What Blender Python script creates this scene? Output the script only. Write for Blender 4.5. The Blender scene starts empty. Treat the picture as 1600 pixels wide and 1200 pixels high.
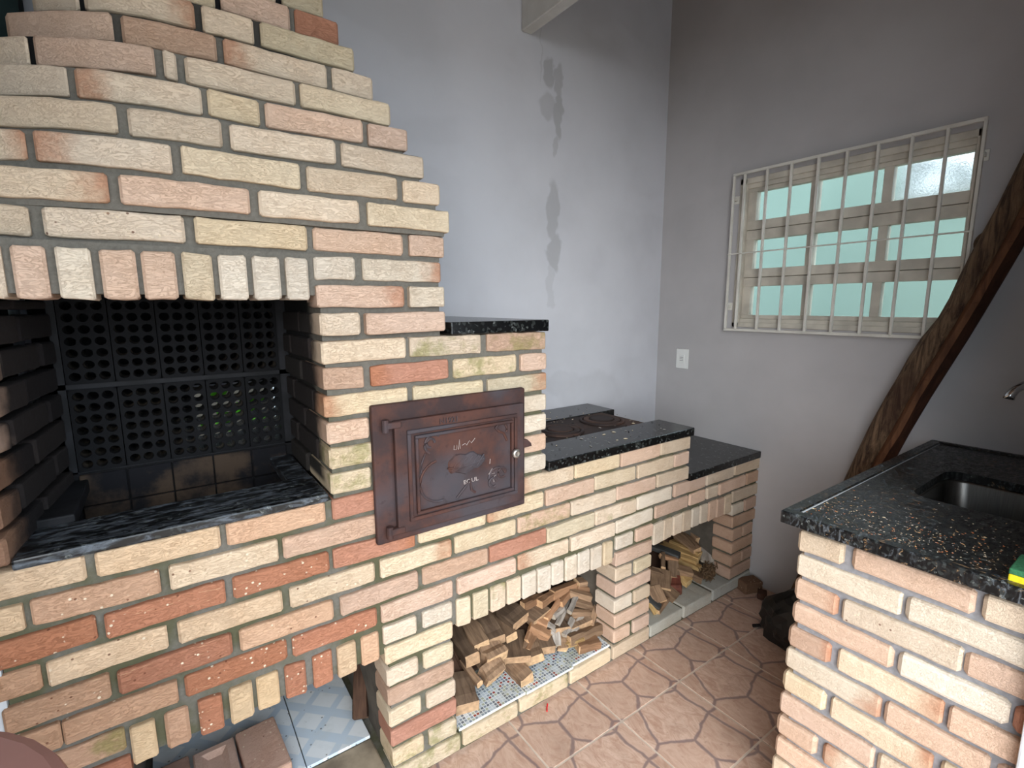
import bpy, bmesh, math, random
from mathutils import Vector, Matrix, noise
random.seed(7)
SC = bpy.context.scene
COL = SC.collection

# ---------------------------------------------------------------- camera, sky, sun, exposure
cam_d = bpy.data.cameras.new('camera'); cam = bpy.data.objects.new('camera', cam_d); COL.objects.link(cam)
R = ((0.8167157, 0.5693423, 0.0939401), (-0.5770277, 0.8068754, 0.1264560), (-0.0038012, -0.1574847, 0.9875141))
cam.matrix_world = Matrix(((R[0][0], R[0][2], -R[0][1], -2.152127), (R[1][0], R[1][2], -R[1][1], -1.202651),
                           (R[2][0], R[2][2], -R[2][1], 1.382959), (0, 0, 0, 1)))
cam_d.sensor_width = 36.0; cam_d.lens = 777.302 * 36 / 1600; cam_d.clip_start = 0.02
SC.camera = cam

world = bpy.data.worlds.new('overcast_sky'); SC.world = world; world.use_nodes = True
bg = world.node_tree.nodes['Background']; bg.inputs['Color'].default_value = (0.76, 0.88, 1.0, 1); bg.inputs['Strength'].default_value = 1.5
sun_d = bpy.data.lights.new('sun', 'SUN'); sun = bpy.data.objects.new('sun', sun_d); COL.objects.link(sun)
sun_d.energy = 1.4; sun_d.angle = math.radians(60); sun_d.color = (1.0, 0.95, 0.88)
sun.rotation_euler = Vector((0.70, 0.82, -0.42)).to_track_quat('-Z', 'Y').to_euler()
sun.location = (-3, -3, 3)
vs = SC.view_settings; vs.view_transform = 'Standard'; vs.look = 'None'; vs.gamma = 1; vs.use_curve_mapping = False
vs.exposure = 1.58

# ---------------------------------------------------------------- helpers
def lin(c):
    return tuple(((v / 255) / 12.92 if v / 255 <= .04045 else ((v / 255 + .055) / 1.055) ** 2.4) for v in c)

def tag(o, label=None, cat=None, group=None, kind=None):
    if label: o['label'] = label
    if cat: o['category'] = cat
    if group: o['group'] = group
    if kind: o['kind'] = kind
    return o

def empty(name, loc=(0, 0, 0), **k):
    o = bpy.data.objects.new(name, None); o.location = loc; o.empty_display_size = .05
    COL.objects.link(o); return tag(o, **k)

def link(name, me, mat=None, parent=None, loc=None, **k):
    o = bpy.data.objects.new(name, me); COL.objects.link(o)
    if mat is not None and not me.materials: me.materials.append(mat)
    if loc is not None: o.location = loc
    if parent is not None:
        o.parent = parent
        w = Vector((0, 0, 0)); p = parent
        while p is not None: w += p.location; p = p.parent
        o.location = Vector(o.location) - w
    return tag(o, **k)

def from_bm(name, bm, mat, parent=None, smooth=False, recenter=True, **k):
    """mesh object from a bmesh given in world coordinates; origin moved to its middle"""
    c = Vector((0, 0, 0))
    if recenter and bm.verts:
        lo = Vector([min(v.co[i] for v in bm.verts) for i in range(3)]); hi = Vector([max(v.co[i] for v in bm.verts) for i in range(3)])
        c = (lo + hi) / 2
        for v in bm.verts: v.co -= c
    bmesh.ops.recalc_face_normals(bm, faces=bm.faces[:])
    me = bpy.data.meshes.new(name); bm.to_mesh(me); bm.free()
    if smooth:
        for p in me.polygons: p.use_smooth = True
    return link(name, me, mat, parent, c, **k)

def add_box(bm, x0, x1, y0, y1, z0, z1, bev=0, seg=1):
    x0, x1 = sorted((x0, x1)); y0, y1 = sorted((y0, y1)); z0, z1 = sorted((z0, z1))
    vs_ = [bm.verts.new((x, y, z)) for x in (x0, x1) for y in (y0, y1) for z in (z0, z1)]
    fs = [bm.faces.new([vs_[i] for i in f]) for f in ((0, 1, 3, 2), (4, 6, 7, 5), (0, 4, 5, 1), (2, 3, 7, 6), (0, 2, 6, 4), (1, 5, 7, 3))]
    if bev:
        es = list({e for f in fs for e in f.edges})
        bmesh.ops.bevel(bm, geom=es, offset=bev, segments=seg, affect='EDGES', profile=.5)
    return fs

def box(name, x0, x1, y0, y1, z0, z1, mat, parent=None, bev=0, seg=2, **k):
    bm = bmesh.new(); add_box(bm, x0, x1, y0, y1, z0, z1, bev, seg)
    return from_bm(name, bm, mat, parent, **k)

def add_tube(bm, pts, r, n=8, caps=True):
    rings = []; pts = [Vector(p) for p in pts]
    rr = r if isinstance(r, (list, tuple)) else [r] * len(pts)
    for i, p in enumerate(pts):
        t = (pts[min(i + 1, len(pts) - 1)] - pts[max(i - 1, 0)]).normalized()
        a = t.cross(Vector((0, 0, 1)));
        if a.length < .1: a = t.cross(Vector((1, 0, 0)))
        a.normalize(); b = t.cross(a)
        rings.append([bm.verts.new(p + (a * math.cos(2 * math.pi * j / n) + b * math.sin(2 * math.pi * j / n)) * rr[i]) for j in range(n)])
    for i in range(len(rings) - 1):
        for j in range(n):
            bm.faces.new((rings[i][j], rings[i][(j + 1) % n], rings[i + 1][(j + 1) % n], rings[i + 1][j]))
    if caps:
        bm.faces.new(rings[0][::-1]); bm.faces.new(rings[-1])

def add_loft(bm, loops, cap0=True, cap1=True, closed=True):
    rings = [[bm.verts.new(p) for p in l] for l in loops]
    n = len(rings[0])
    for a, b in zip(rings, rings[1:]):
        for j in range(n if closed else n - 1):
            bm.faces.new((a[j], a[(j + 1) % n], b[(j + 1) % n], b[j]))
    if cap0: bm.faces.new(rings[0][::-1])
    if cap1: bm.faces.new(rings[-1])
    return rings

# ---------------------------------------------------------------- material helpers
class NT:
    def __init__(s, name, rough=.8, metal=0.0, spec=.3):
        s.m = bpy.data.materials.new(name); s.m.use_nodes = True; s.t = s.m.node_tree; s.n = s.t.nodes
        s.b = s.n['Principled BSDF']; s.b.inputs['Roughness'].default_value = rough; s.b.inputs['Metallic'].default_value = metal
        s.b.inputs['Specular IOR Level'].default_value = spec
        s.tc = s.n.new('ShaderNodeTexCoord')
    def L(s, a, b): s.t.links.new(a, b)
    def val(s, x, sock):
        if hasattr(x, 'is_output'): s.L(x, sock)
        else: sock.default_value = x
    def noise(s, vec, scale, detail=3, rough=.5, dist=0):
        n = s.n.new('ShaderNodeTexNoise'); n.inputs['Scale'].default_value = scale; n.inputs['Detail'].default_value = detail
        n.inputs['Roughness'].default_value = rough; n.inputs['Distortion'].default_value = dist
        if vec is not None: s.L(vec, n.inputs['Vector'])
        return n.outputs['Fac']
    def vor(s, vec, scale, feature='F1', out='Distance', rand=1, dim='3D'):
        n = s.n.new('ShaderNodeTexVoronoi'); n.voronoi_dimensions = dim; n.feature = feature; n.inputs['Scale'].default_value = scale
        n.inputs['Randomness'].default_value = rand
        if vec is not None: s.L(vec, n.inputs['Vector'])
        return n.outputs[out]
    def ramp(s, f, a, b, x=0.0, y=1.0, smooth=True):
        n = s.n.new('ShaderNodeMapRange'); n.interpolation_type = 'SMOOTHSTEP' if smooth else 'LINEAR'
        s.val(f, n.inputs['Value']); n.inputs['From Min'].default_value = a; n.inputs['From Max'].default_value = b
        n.inputs['To Min'].default_value = x; n.inputs['To Max'].default_value = y
        return n.outputs['Result']
    def math(s, op, a, b=0.0):
        n = s.n.new('ShaderNodeMath'); n.operation = op; s.val(a, n.inputs[0]); s.val(b, n.inputs[1]); return n.outputs[0]
    def vmath(s, op, a, b=(0, 0, 0)):
        n = s.n.new('ShaderNodeVectorMath'); n.operation = op; s.val(a, n.inputs[0]); s.val(b, n.inputs[1])
        return n.outputs['Value'] if op in ('LENGTH', 'DISTANCE') else n.outputs[0]
    def mix(s, f, a, b, mode='MIX'):
        n = s.n.new('ShaderNodeMix'); n.data_type = 'RGBA'; n.blend_type = mode
        s.val(f, n.inputs['Factor'])
        for x, i in ((a, 6), (b, 7)):
            if hasattr(x, 'is_output'): s.L(x, n.inputs[i])
            else: n.inputs[i].default_value = (*x, 1) if len(x) == 3 else x
        return n.outputs[2]
    def sep(s, v):
        n = s.n.new('ShaderNodeSeparateXYZ'); s.L(v, n.inputs[0]); return n.outputs
    def scale(s, v, sc): return s.vmath('MULTIPLY', v, sc)
    def color(s, c):
        if hasattr(c, 'is_output'): s.L(c, s.b.inputs['Base Color'])
        else: s.b.inputs['Base Color'].default_value = (*c, 1)
        return s
    def bump(s, h, strength=.3, dist=.003):
        n = s.n.new('ShaderNodeBump'); n.inputs['Strength'].default_value = strength; n.inputs['Distance'].default_value = dist
        s.L(h, n.inputs['Height']); s.L(n.outputs[0], s.b.inputs['Normal']); return s
    def pos(s): return s.n.new('ShaderNodeNewGeometry').outputs['Position']
    def rnd(s):
        """object coordinates shifted by a per-object random amount"""
        i = s.n.new('ShaderNodeObjectInfo'); r = s.math('MULTIPLY', i.outputs['Random'], 37.0)
        return s.vmath('ADD', s.tc.outputs['Object'], r), i

def plain(name, rgb, rough=.7, metal=0, var=.12, nscale=20, spec=.3, bump=0):
    t = NT(name, rough, metal, spec); v, i = t.rnd()
    f = t.noise(v, nscale, 4)
    c = lin(rgb); t.color(t.mix(t.ramp(f, .3, .7), tuple(x * (1 - var) for x in c), tuple(min(1, x * (1 + var)) for x in c)))
    if bump: t.bump(f, bump)
    return t.m

# brick: the colour of each one comes from its object colour, wear and burn from the material
def brick_mat(name, burn=None, speck=False, moss=False, soot=None):
    t = NT(name, .85, 0, .2); v, info = t.rnd(); base = info.outputs['Color']
    n1 = t.noise(v, 14, 5, .6); n2 = t.noise(v, 60, 4, .6); n3 = t.noise(t.scale(v, (6, 14, 30)), 3, 4, .6, .6)
    c = t.mix(t.ramp(n1, .35, .7, 0, .35), base, t.mix(1, base, (0.93, .84, .76), 'MULTIPLY'))
    c = t.mix(t.ramp(n3, .52, .72, 0, .5), c, t.mix(1, base, (1.12, 1.12, 1.12), 'MULTIPLY'))
    cr = t.noise(t.scale(v, (5, 20, 16)), 6, 6, .75, 2.2)
    c = t.mix(t.math('MULTIPLY', t.ramp(t.math('ABSOLUTE', t.math('SUBTRACT', cr, .5)), .004, .022, .45, 0), t.ramp(n1, .40, .55)), c, t.mix(1, base, (0.5, .44, .38), 'MULTIPLY'))
    c = t.mix(t.ramp(n2, .60, .76, 0, .5), c, t.mix(1, base, (0.62, .55, .48), 'MULTIPLY'))
    g = t.sep(t.tc.outputs['Generated'])
    if burn:
        e = {'right': lambda: g[0], 'left': lambda: t.math('SUBTRACT', 1.0, g[0]), 'far': lambda: g[1], 'near': lambda: t.math('SUBTRACT', 1.0, g[1])}[burn]()
        e = t.math('ADD', e, t.math('MULTIPLY', t.math('SUBTRACT', t.noise(v, 22, 4, .6), .5), .5))
        c = t.mix(t.ramp(e, .66, 1.05, 0, .75), c, lin((176, 116, 84)))
        c = t.mix(t.ramp(e, 1.0, 1.2, 0, .7), c, lin((120, 66, 44)))
    if speck:
        s = t.vor(v, 75); k = t.noise(v, 30, 2)
        f = t.math('MULTIPLY', t.ramp(s, .16, .24, 1, 0), t.ramp(k, .52, .6))
        c = t.mix(f, c, lin((232, 214, 188)))
        f2 = t.math('MULTIPLY', t.ramp(t.vor(v, 40), .07, .12, 1, 0), .8)
        c = t.mix(f2, c, lin((104, 62, 46)))
        st = t.noise(t.scale(v, (10, 40, 90)), 2.2, 3, .6, 1.2)
        c = t.mix(t.ramp(st, .64, .74, 0, .55), c, lin((226, 190, 150)))
    if moss:
        mm = t.noise(v, 12, 5, .65)
        c = t.mix(t.ramp(mm, .46, .66, 0, .62), c, lin((124, 124, 62)))
    if not soot:      # smoke stain on whatever brick faces the firebox
        x, y, z = t.sep(t.pos()); y = t.math('ADD', y, t.math('MULTIPLY', t.math('SUBTRACT', t.noise(v, 18, 4), .5), .08))
        f = t.math('MULTIPLY', t.math('MULTIPLY', t.ramp(x, -1.842, -1.838, 1, 0), t.ramp(z, .93, .95)), t.math('MULTIPLY', t.ramp(z, 1.40, 1.39, 0, 1) if False else t.ramp(z, 1.388, 1.394, 1, 0), t.ramp(y, .025, .10, 0, .97)))
        c = t.mix(f, c, (0.012, 0.012, 0.014))
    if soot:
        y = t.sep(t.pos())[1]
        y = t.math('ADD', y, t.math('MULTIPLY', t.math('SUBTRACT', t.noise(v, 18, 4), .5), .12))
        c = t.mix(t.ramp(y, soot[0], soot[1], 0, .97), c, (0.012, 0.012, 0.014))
    t.color(c); t.bump(t.math('ADD', t.math('ADD', t.math('MULTIPLY', n2, .5), n3), t.ramp(t.math('ABSOLUTE', t.math('SUBTRACT', cr, .5)), .0, .03, 0, .4)), .6, .003)
    return t.m
BR = {'': brick_mat('brick'), 'l': brick_mat('brick_burnt_left', 'left'), 'r': brick_mat('brick_burnt_right', 'right'),
      'L': brick_mat('brick_burnt_far', 'far'), 'R': brick_mat('brick_burnt_near', 'near'), 's': brick_mat('brick_speckled', speck=True), 'm': brick_mat('brick_mossy', moss=True),
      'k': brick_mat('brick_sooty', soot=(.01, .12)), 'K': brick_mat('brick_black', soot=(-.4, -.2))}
BC = {'c': (218, 199, 176), 'w': (220, 207, 189), 'y': (216, 197, 168), 'p': (214, 185, 164), 'o': (182, 132, 110), 'b': (194, 164, 143),
      'm': (208, 193, 165), 'g': (190, 190, 182), 'd': (140, 108, 88)}

def mortar_mat():
    t = NT('mortar', .95, 0, .15); p = t.pos()
    n = t.noise(p, 120, 4, .6); g = t.noise(p, 5, 4, .6)
    c = t.mix(n, lin((92, 89, 82)), lin((126, 122, 114)))
    x, y, z = t.sep(p)
    c = t.mix(t.math('MULTIPLY', t.ramp(g, .40, .60, 0, .8), t.ramp(z, 1.30, 1.0)), c, lin((80, 80, 54)))
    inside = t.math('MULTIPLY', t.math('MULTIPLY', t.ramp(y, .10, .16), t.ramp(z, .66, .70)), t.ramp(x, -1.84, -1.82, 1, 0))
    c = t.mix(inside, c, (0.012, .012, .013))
    t.color(c).bump(n, .5, .004); return t.m
M_MORTAR = mortar_mat()

def granite(name, worn=0.0, dusty=0.0):
    t = NT(name, .22, 0, .5); p = t.tc.outputs['Object']
    v = t.vor(p, 130, 'F1', 'Color'); f = t.sep(v)[0]
    n = t.noise(p, 260, 3)
    c = t.mix(t.ramp(f, .72, .9), (0.004, .0045, .005), (0.026, .030, .029))
    c = t.mix(t.math('MULTIPLY', t.ramp(f, .93, .97), t.ramp(n, .45, .6)), c, (0.14, .15, .145))
    r = .2
    if worn:
        w = t.noise(t.scale(p, (3, 14, 10)), 7, 5, .65, .8)
        f_ = t.ramp(w, .45, .68, 0, worn); c = t.mix(f_, c, lin((120, 128, 138)))
        t.L(t.ramp(w, .4, .65, .3, .7), t.b.inputs['Roughness'])
    if dusty:
        w = t.noise(t.scale(p, (26, 9, 10)), 5, 6, .7, 1.0); w2 = t.noise(p, 4, 2)
        f_ = t.math('MULTIPLY', t.ramp(w, .58, .66, 0, dusty), t.ramp(w2, .42, .6))
        c = t.mix(f_, c, lin((168, 134, 96)))
        w3 = t.noise(t.scale(p, (12, 22, 10)), 4, 5, .7, 1.0)
        c = t.mix(t.math('MULTIPLY', t.ramp(w3, .50, .68, 0, .6), t.ramp(t.noise(p, 3.4, 2), .42, .56)), c, lin((112, 120, 128)))
        t.L(t.ramp(w3, .4, .65, .28, .6), t.b.inputs['Roughness'])
    t.color(c); return t.m
M_GRAN = granite('black_granite'); M_GRAN_W = granite('worn_black_granite', worn=.6); M_GRAN_D = granite('dusty_black_granite', dusty=.9)

def wall_mat(name, rgb, stains=()):
    t = NT(name, .9, 0, .2); p = t.pos()
    n = t.noise(p, 2.2, 4, .55); n2 = t.noise(p, 90, 4, .6); n3 = t.noise(t.scale(p, (1, 1, 2.5)), 1.2, 3)
    c0 = lin(rgb); c = t.mix(t.ramp(n, .3, .7), tuple(x * .93 for x in c0), tuple(x * 1.05 for x in c0))
    c = t.mix(t.ramp(n3, .55, .62, 0, .25), c, tuple(x * 1.10 for x in c0))
    c = t.mix(t.ramp(n2, .68, .78, 0, .18), c, tuple(x * .6 for x in c0))
    if stains:
        d = t.n.new('ShaderNodeTexNoise'); d.inputs['Scale'].default_value = 14; t.L(p, d.inputs['Vector'])
        q = t.vmath('ADD', p, t.scale(t.vmath('SUBTRACT', d.outputs['Color'], (.5, .5, .5)), (.07, 0, .07)))
        acc = None
        for (x, z, rx, rz, s) in stains:
            v = t.vmath('MULTIPLY', t.vmath('SUBTRACT', q, (x, 0, z)), (1 / rx, 0, 1 / rz))
            f = t.ramp(t.vmath('LENGTH', v), .8, 1.15, s, 0)
            acc = f if acc is None else t.math('MAXIMUM', acc, f)
        c = t.mix(acc, c, t.mix(1, c, (0.72, .72, .71), 'MULTIPLY'))
    t.color(c).bump(t.noise(p, 45, 4, .6), .12, .003); return t.m
ST = [(-.70, 2.44, .005, .12, .35), (-.655, 2.39, .03, .06, .9), (-.60, 2.36, .03, .07, .8), (-.66, 2.25, .045, .06, .6), (-.60, 2.22, .03, .10, .9),
      (-.615, 2.09, .015, .05, .6), (-.625, 1.80, .035, .15, .75), (-.615, 1.62, .04, .09, .85), (-.64, 1.48, .018, .09, .35), (-.63, 1.41, .025, .05, .35),
      (-.35, .93, .22, .11, .3), (-.55, 1.0, .12, .06, .25)]
M_WALL_B = wall_mat('back_wall_paint', (204, 206, 213), ST)
M_WALL_SHADE = wall_mat('shaded_wall_paint', (182, 180, 181))  # back wall's paint darkened, shade of this side put into the colour
M_WHITE = plain('white_paint', (206, 205, 200), .6, var=.07, nscale=12)

def wood_mat(name, a, b, scale=(60, 5, 60), rough=.8, bump=.35):
    """grain runs along local y"""
    t = NT(name, rough, 0, .2); v, i = t.rnd()
    n = t.noise(t.scale(v, scale), 1.0, 5, .65, .8); n2 = t.noise(v, 9, 3); n3 = t.noise(t.scale(v, (150, 8, 150)), 1, 3)
    c = t.mix(t.ramp(n, .3, .7), lin(a), lin(b)); c = t.mix(t.ramp(n2, .5, .75, 0, .45), c, tuple(x * .45 for x in lin(a)))
    c = t.mix(t.ramp(n3, .62, .75, 0, .5), c, tuple(x * .35 for x in lin(a)))
    r = t.ramp(i.outputs['Random'], 0, 1, .62, 1.28, False); cc = t.n.new('ShaderNodeCombineXYZ'); [t.L(r, s_) for s_ in cc.inputs]
    c = t.mix(1, c, cc.outputs[0], 'MULTIPLY')
    t.color(c).bump(n, bump, .004); return t.m
WD = {'d': wood_mat('weathered_wood', (98, 79, 64), (134, 111, 90)), 'w': wood_mat('brown_wood', (114, 91, 72), (154, 126, 100)), 'b': wood_mat('dark_brown_wood', (66, 48, 38), (92, 68, 54)),
      'o': wood_mat('fresh_wood', (138, 104, 78), (172, 132, 100)), 'g': wood_mat('grey_wood', (140, 130, 120), (196, 188, 178)),
      'y': wood_mat('pale_split_wood', (150, 120, 78), (200, 168, 116)), 'k': wood_mat('charcoal_grey_wood', (62, 62, 62), (84, 84, 82)),
      'r': wood_mat('reddish_wood', (92, 50, 40), (120, 68, 54))}
# bricks of each course: (left, right, look) in metres
ROWS={
32:[(-2.018,-1.852,'c'),(-1.838,-1.743,'m')],
31:[(-2.082,-1.984,'y'),(-1.973,-1.83,'p'),(-1.818,-1.716,'o')],
30:[(-2.297,-2.22,'c'),(-2.212,-2.028,'cr'),(-2.015,-1.916,'c'),(-1.902,-1.69,'m')],
29:[(-2.341,-2.17,'p'),(-2.157,-1.995,'b'),(-1.982,-1.766,'cl'),(-1.753,-1.653,'c')],
28:[(-2.445,-2.303,'c'),(-2.294,-2.109,'p'),(-2.095,-2.073,'c'),(-2.059,-1.848,'c'),(-1.838,-1.623,'y')],
27:[(-2.436,-2.247,'c'),(-2.236,-2.037,'cl'),(-2.027,-1.931,'y'),(-1.92,-1.705,'p'),(-1.693,-1.592,'p')],
26:[(-2.402,-2.179,'c'),(-2.163,-2.009,'c'),(-1.995,-1.781,'c'),(-1.768,-1.56,'c')],
25:[(-2.437,-2.314,'cr'),(-2.302,-2.101,'cl'),(-2.085,-1.867,'y'),(-1.852,-1.64,'c'),(-1.625,-1.524,'c')],
24:[(-2.402,-2.204,'cr'),(-2.188,-1.971,'p'),(-1.954,-1.739,'c'),(-1.719,-1.501,'y')],
23:[(-2.449,-2.322,'c'),(-2.304,-2.091,'cs'),(-2.074,-1.858,'y'),(-1.844,-1.625,'p'),(-1.609,-1.511,'p')],
22:[(-1.848,-1.753,'w'),(-1.735,-1.524,'wr')],
21:[(-1.848,-1.633,'pr'),(-1.619,-1.52,'w')],
20:[(-1.847,-1.752,'c'),(-1.737,-1.522,'p')],
19:[(-1.848,-1.637,'c'),(-1.625,-1.409,'cm'),(-1.388,-1.173,'bm')],
18:[(-1.847,-1.75,'b'),(-1.732,-1.515,'ol'),(-1.498,-1.284,'ym'),(-1.27,-1.171,'p')],
17:[(-1.849,-1.636,'yl'),(-1.62,-1.403,'m'),(-1.388,-1.17,'mr')],
16:[(-1.847,-1.743,'p'),(-1.73,-1.521,'c'),(-1.505,-1.327,'c'),(-1.311,-1.17,'w')],
15:[(-1.845,-1.637,'ym'),(-1.623,-1.403,'c'),(-1.387,-1.169,'w')],
14:[(-1.845,-1.743,'ym'),(-1.728,-1.524,'c'),(-1.508,-1.316,'c'),(-1.3,-1.168,'p')],
13:[(-2.521,-2.311,'c'),(-2.296,-2.085,'c'),(-2.073,-1.862,'p'),(-1.845,-1.714,'or'),(-1.7,-1.526,'c'),(-1.51,-1.336,'p'),(-1.317,-1.168,'w')],
12:[(-2.529,-2.405,'c'),(-2.395,-2.199,'bs'),(-2.183,-1.973,'ws'),(-1.962,-1.712,'b'),(-1.696,-1.528,'y'),(-1.511,-1.312,'c'),(-1.293,-1.047,'cl'),(-1.04,-0.82,'y'),(-0.813,-0.594,'p'),(-0.59,-0.399,'c')],
11:[(-2.492,-2.308,'os'),(-2.295,-2.086,'os'),(-2.071,-1.86,'os'),(-1.85,-1.631,'or'),(-1.62,-1.4,'y'),(-1.393,-1.175,'yl'),(-1.168,-0.949,'p'),(-0.943,-0.728,'y'),(-0.719,-0.503,'c'),(-0.499,-0.402,'p')],
10:[(-2.5,-2.396,'b'),(-2.388,-2.198,'cs'),(-2.18,-1.972,'c'),(-1.956,-1.747,'ws'),(-1.732,-1.519,'yr'),(-1.507,-1.288,'y'),(-1.28,-1.06,'pm'),(-1.055,-0.834,'c'),(-0.829,-0.608,'p'),(-0.601,-0.399,'c')],
9:[(-2.455,-2.3,'bs'),(-2.288,-2.083,'os'),(-2.068,-1.858,'ps'),(-1.84,-1.626,'b'),(-1.611,-1.392,'b'),(-1.388,-1.165,'o'),(-1.163,-0.945,'m'),(-0.94,-0.721,'cm'),(-0.714,-0.504,'w'),(-0.492,-0.276,'p'),(-0.267,-0.056,'c'),(-0.048,0.167,'c')],
8:[(-2.448,-2.381,'bs'),(-2.379,-2.192,'bs'),(-2.179,-1.971,'os'),(-1.959,-1.747,'os'),(-1.735,-1.518,'p'),(-1.503,-1.289,'p'),(-1.279,-1.062,'cl'),(-1.055,-0.837,'c'),(-0.827,-0.616,'w'),(-0.604,-0.39,'p'),(-0.381,-0.267,'p'),(-0.26,-0.176,'c'),(-0.166,0.046,'p'),(0.057,0.159,'b')],
7:[(-2.431,-2.289,'bm'),(-1.733,-1.636,'c'),(-1.616,-1.521,'w'),(-0.828,-0.732,'w'),(-0.716,-0.615,'p'),(-0.054,0.162,'c')],
6:[(-2.429,-2.376,'m'),(-2.365,-2.285,'os'),(-1.73,-1.52,'y'),(-0.829,-0.621,'p'),(-0.052,0.048,'w'),(0.057,0.154,'b')],
5:[(-1.729,-1.635,'c'),(-1.618,-1.521,'m'),(-0.826,-0.733,'c'),(-0.718,-0.619,'m'),(-0.041,0.162,'b')],
4:[(-1.728,-1.519,'b'),(-0.823,-0.617,'p'),(-0.031,0.051,'b'),(0.056,0.142,'b')],
3:[(-1.728,-1.63,'y'),(-1.613,-1.517,'c'),(-0.828,-0.726,'w'),(-0.715,-0.617,'c'),(-0.034,0.151,'b')],
2:[(-1.725,-1.515,'o'),(-0.825,-0.619,'p'),(-0.032,0.056,'b'),(0.061,0.151,'b')],
1:[(-1.723,-1.626,'ym'),(-1.609,-1.516,'ym'),(-0.826,-0.729,'p'),(-0.714,-0.615,'p'),(-0.035,0.15,'b')],
0:[(-1.72,-1.504,'ym'),(-1.495,-1.284,'ym'),(-1.276,-1.059,'ym'),(-1.049,-0.839,'y'),(-0.828,-0.613,'c'),(-0.605,-0.394,'g'),(-0.385,-0.174,'g'),(-0.164,0.153,'g')],
}
SOLD={
'lintel':[(-2.378,-2.36,'c'),(-2.349,-2.304,'p'),(-2.291,-2.242,'w'),(-2.23,-2.176,'p'),(-2.168,-2.113,'p'),(-2.102,-2.05,'y'),(-2.039,-1.987,'w'),(-1.976,-1.922,'w'),(-1.91,-1.863,'w')],
'bay1':[(-2.281,-2.238,'y'),(-2.222,-2.178,'b'),(-2.16,-2.114,'os'),(-2.1,-2.052,'y'),(-2.043,-1.995,'y'),(-1.981,-1.933,'os'),(-1.916,-1.869,'os'),(-1.856,-1.808,'c'),(-1.793,-1.745,'p')],
'bay2':[(-1.506,-1.457,'y'),(-1.448,-1.394,'m'),(-1.385,-1.328,'cm'),(-1.323,-1.268,'c'),(-1.262,-1.204,'w'),(-1.201,-1.144,'w'),(-1.139,-1.084,'w'),(-1.077,-1.021,'w'),(-1.017,-0.959,'w'),(-0.954,-0.899,'w'),(-0.893,-0.844,'y')],
'bay3':[(-0.612,-0.55,'w'),(-0.546,-0.493,'c'),(-0.487,-0.429,'c'),(-0.422,-0.363,'c'),(-0.358,-0.303,'w'),(-0.299,-0.242,'w'),(-0.237,-0.181,'p'),(-0.179,-0.121,'p'),(-0.118,-0.058,'c')],
}
CROWS={
0:[(-0.67,-0.769,'c'),(-0.786,-0.997,'p'),(-1.008,-1.097,'c')],
1:[(-0.671,-0.885,'w'),(-0.893,-1.108,'w')],
2:[(-0.67,-0.768,'pr'),(-0.778,-0.991,'cs'),(-0.994,-1.115,'p')],
3:[(-0.669,-0.883,'p'),(-0.892,-1.066,'w'),(-1.072,-1.119,'o')],
4:[(-0.666,-0.763,'br'),(-0.779,-0.975,'cr'),(-0.984,-1.102,'p')],
5:[(-0.664,-0.872,'wr'),(-0.88,-1.052,'p'),(-1.062,-1.118,'p')],
6:[(-0.662,-0.764,'y'),(-0.776,-0.97,'cr'),(-0.984,-1.108,'y')],
7:[(-0.661,-0.871,'p'),(-0.878,-1.023,'c'),(-1.031,-1.116,'p')],
8:[(-0.658,-0.755,'p'),(-0.77,-0.945,'cl'),(-0.956,-1.088,'c')],
9:[(-0.66,-0.853,'pr'),(-0.866,-1.017,'c')],
10:[(-0.656,-0.752,'c'),(-0.766,-0.934,'p')],
11:[(-0.654,-0.851,'c'),(-0.865,-0.998,'w')],
12:[(-0.652,-0.749,'p'),(-0.765,-0.935,'c')],
}
GB= [0.15, 0.046, -0.059, -0.167, -0.271, -0.376, -0.48, -0.58]
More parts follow.
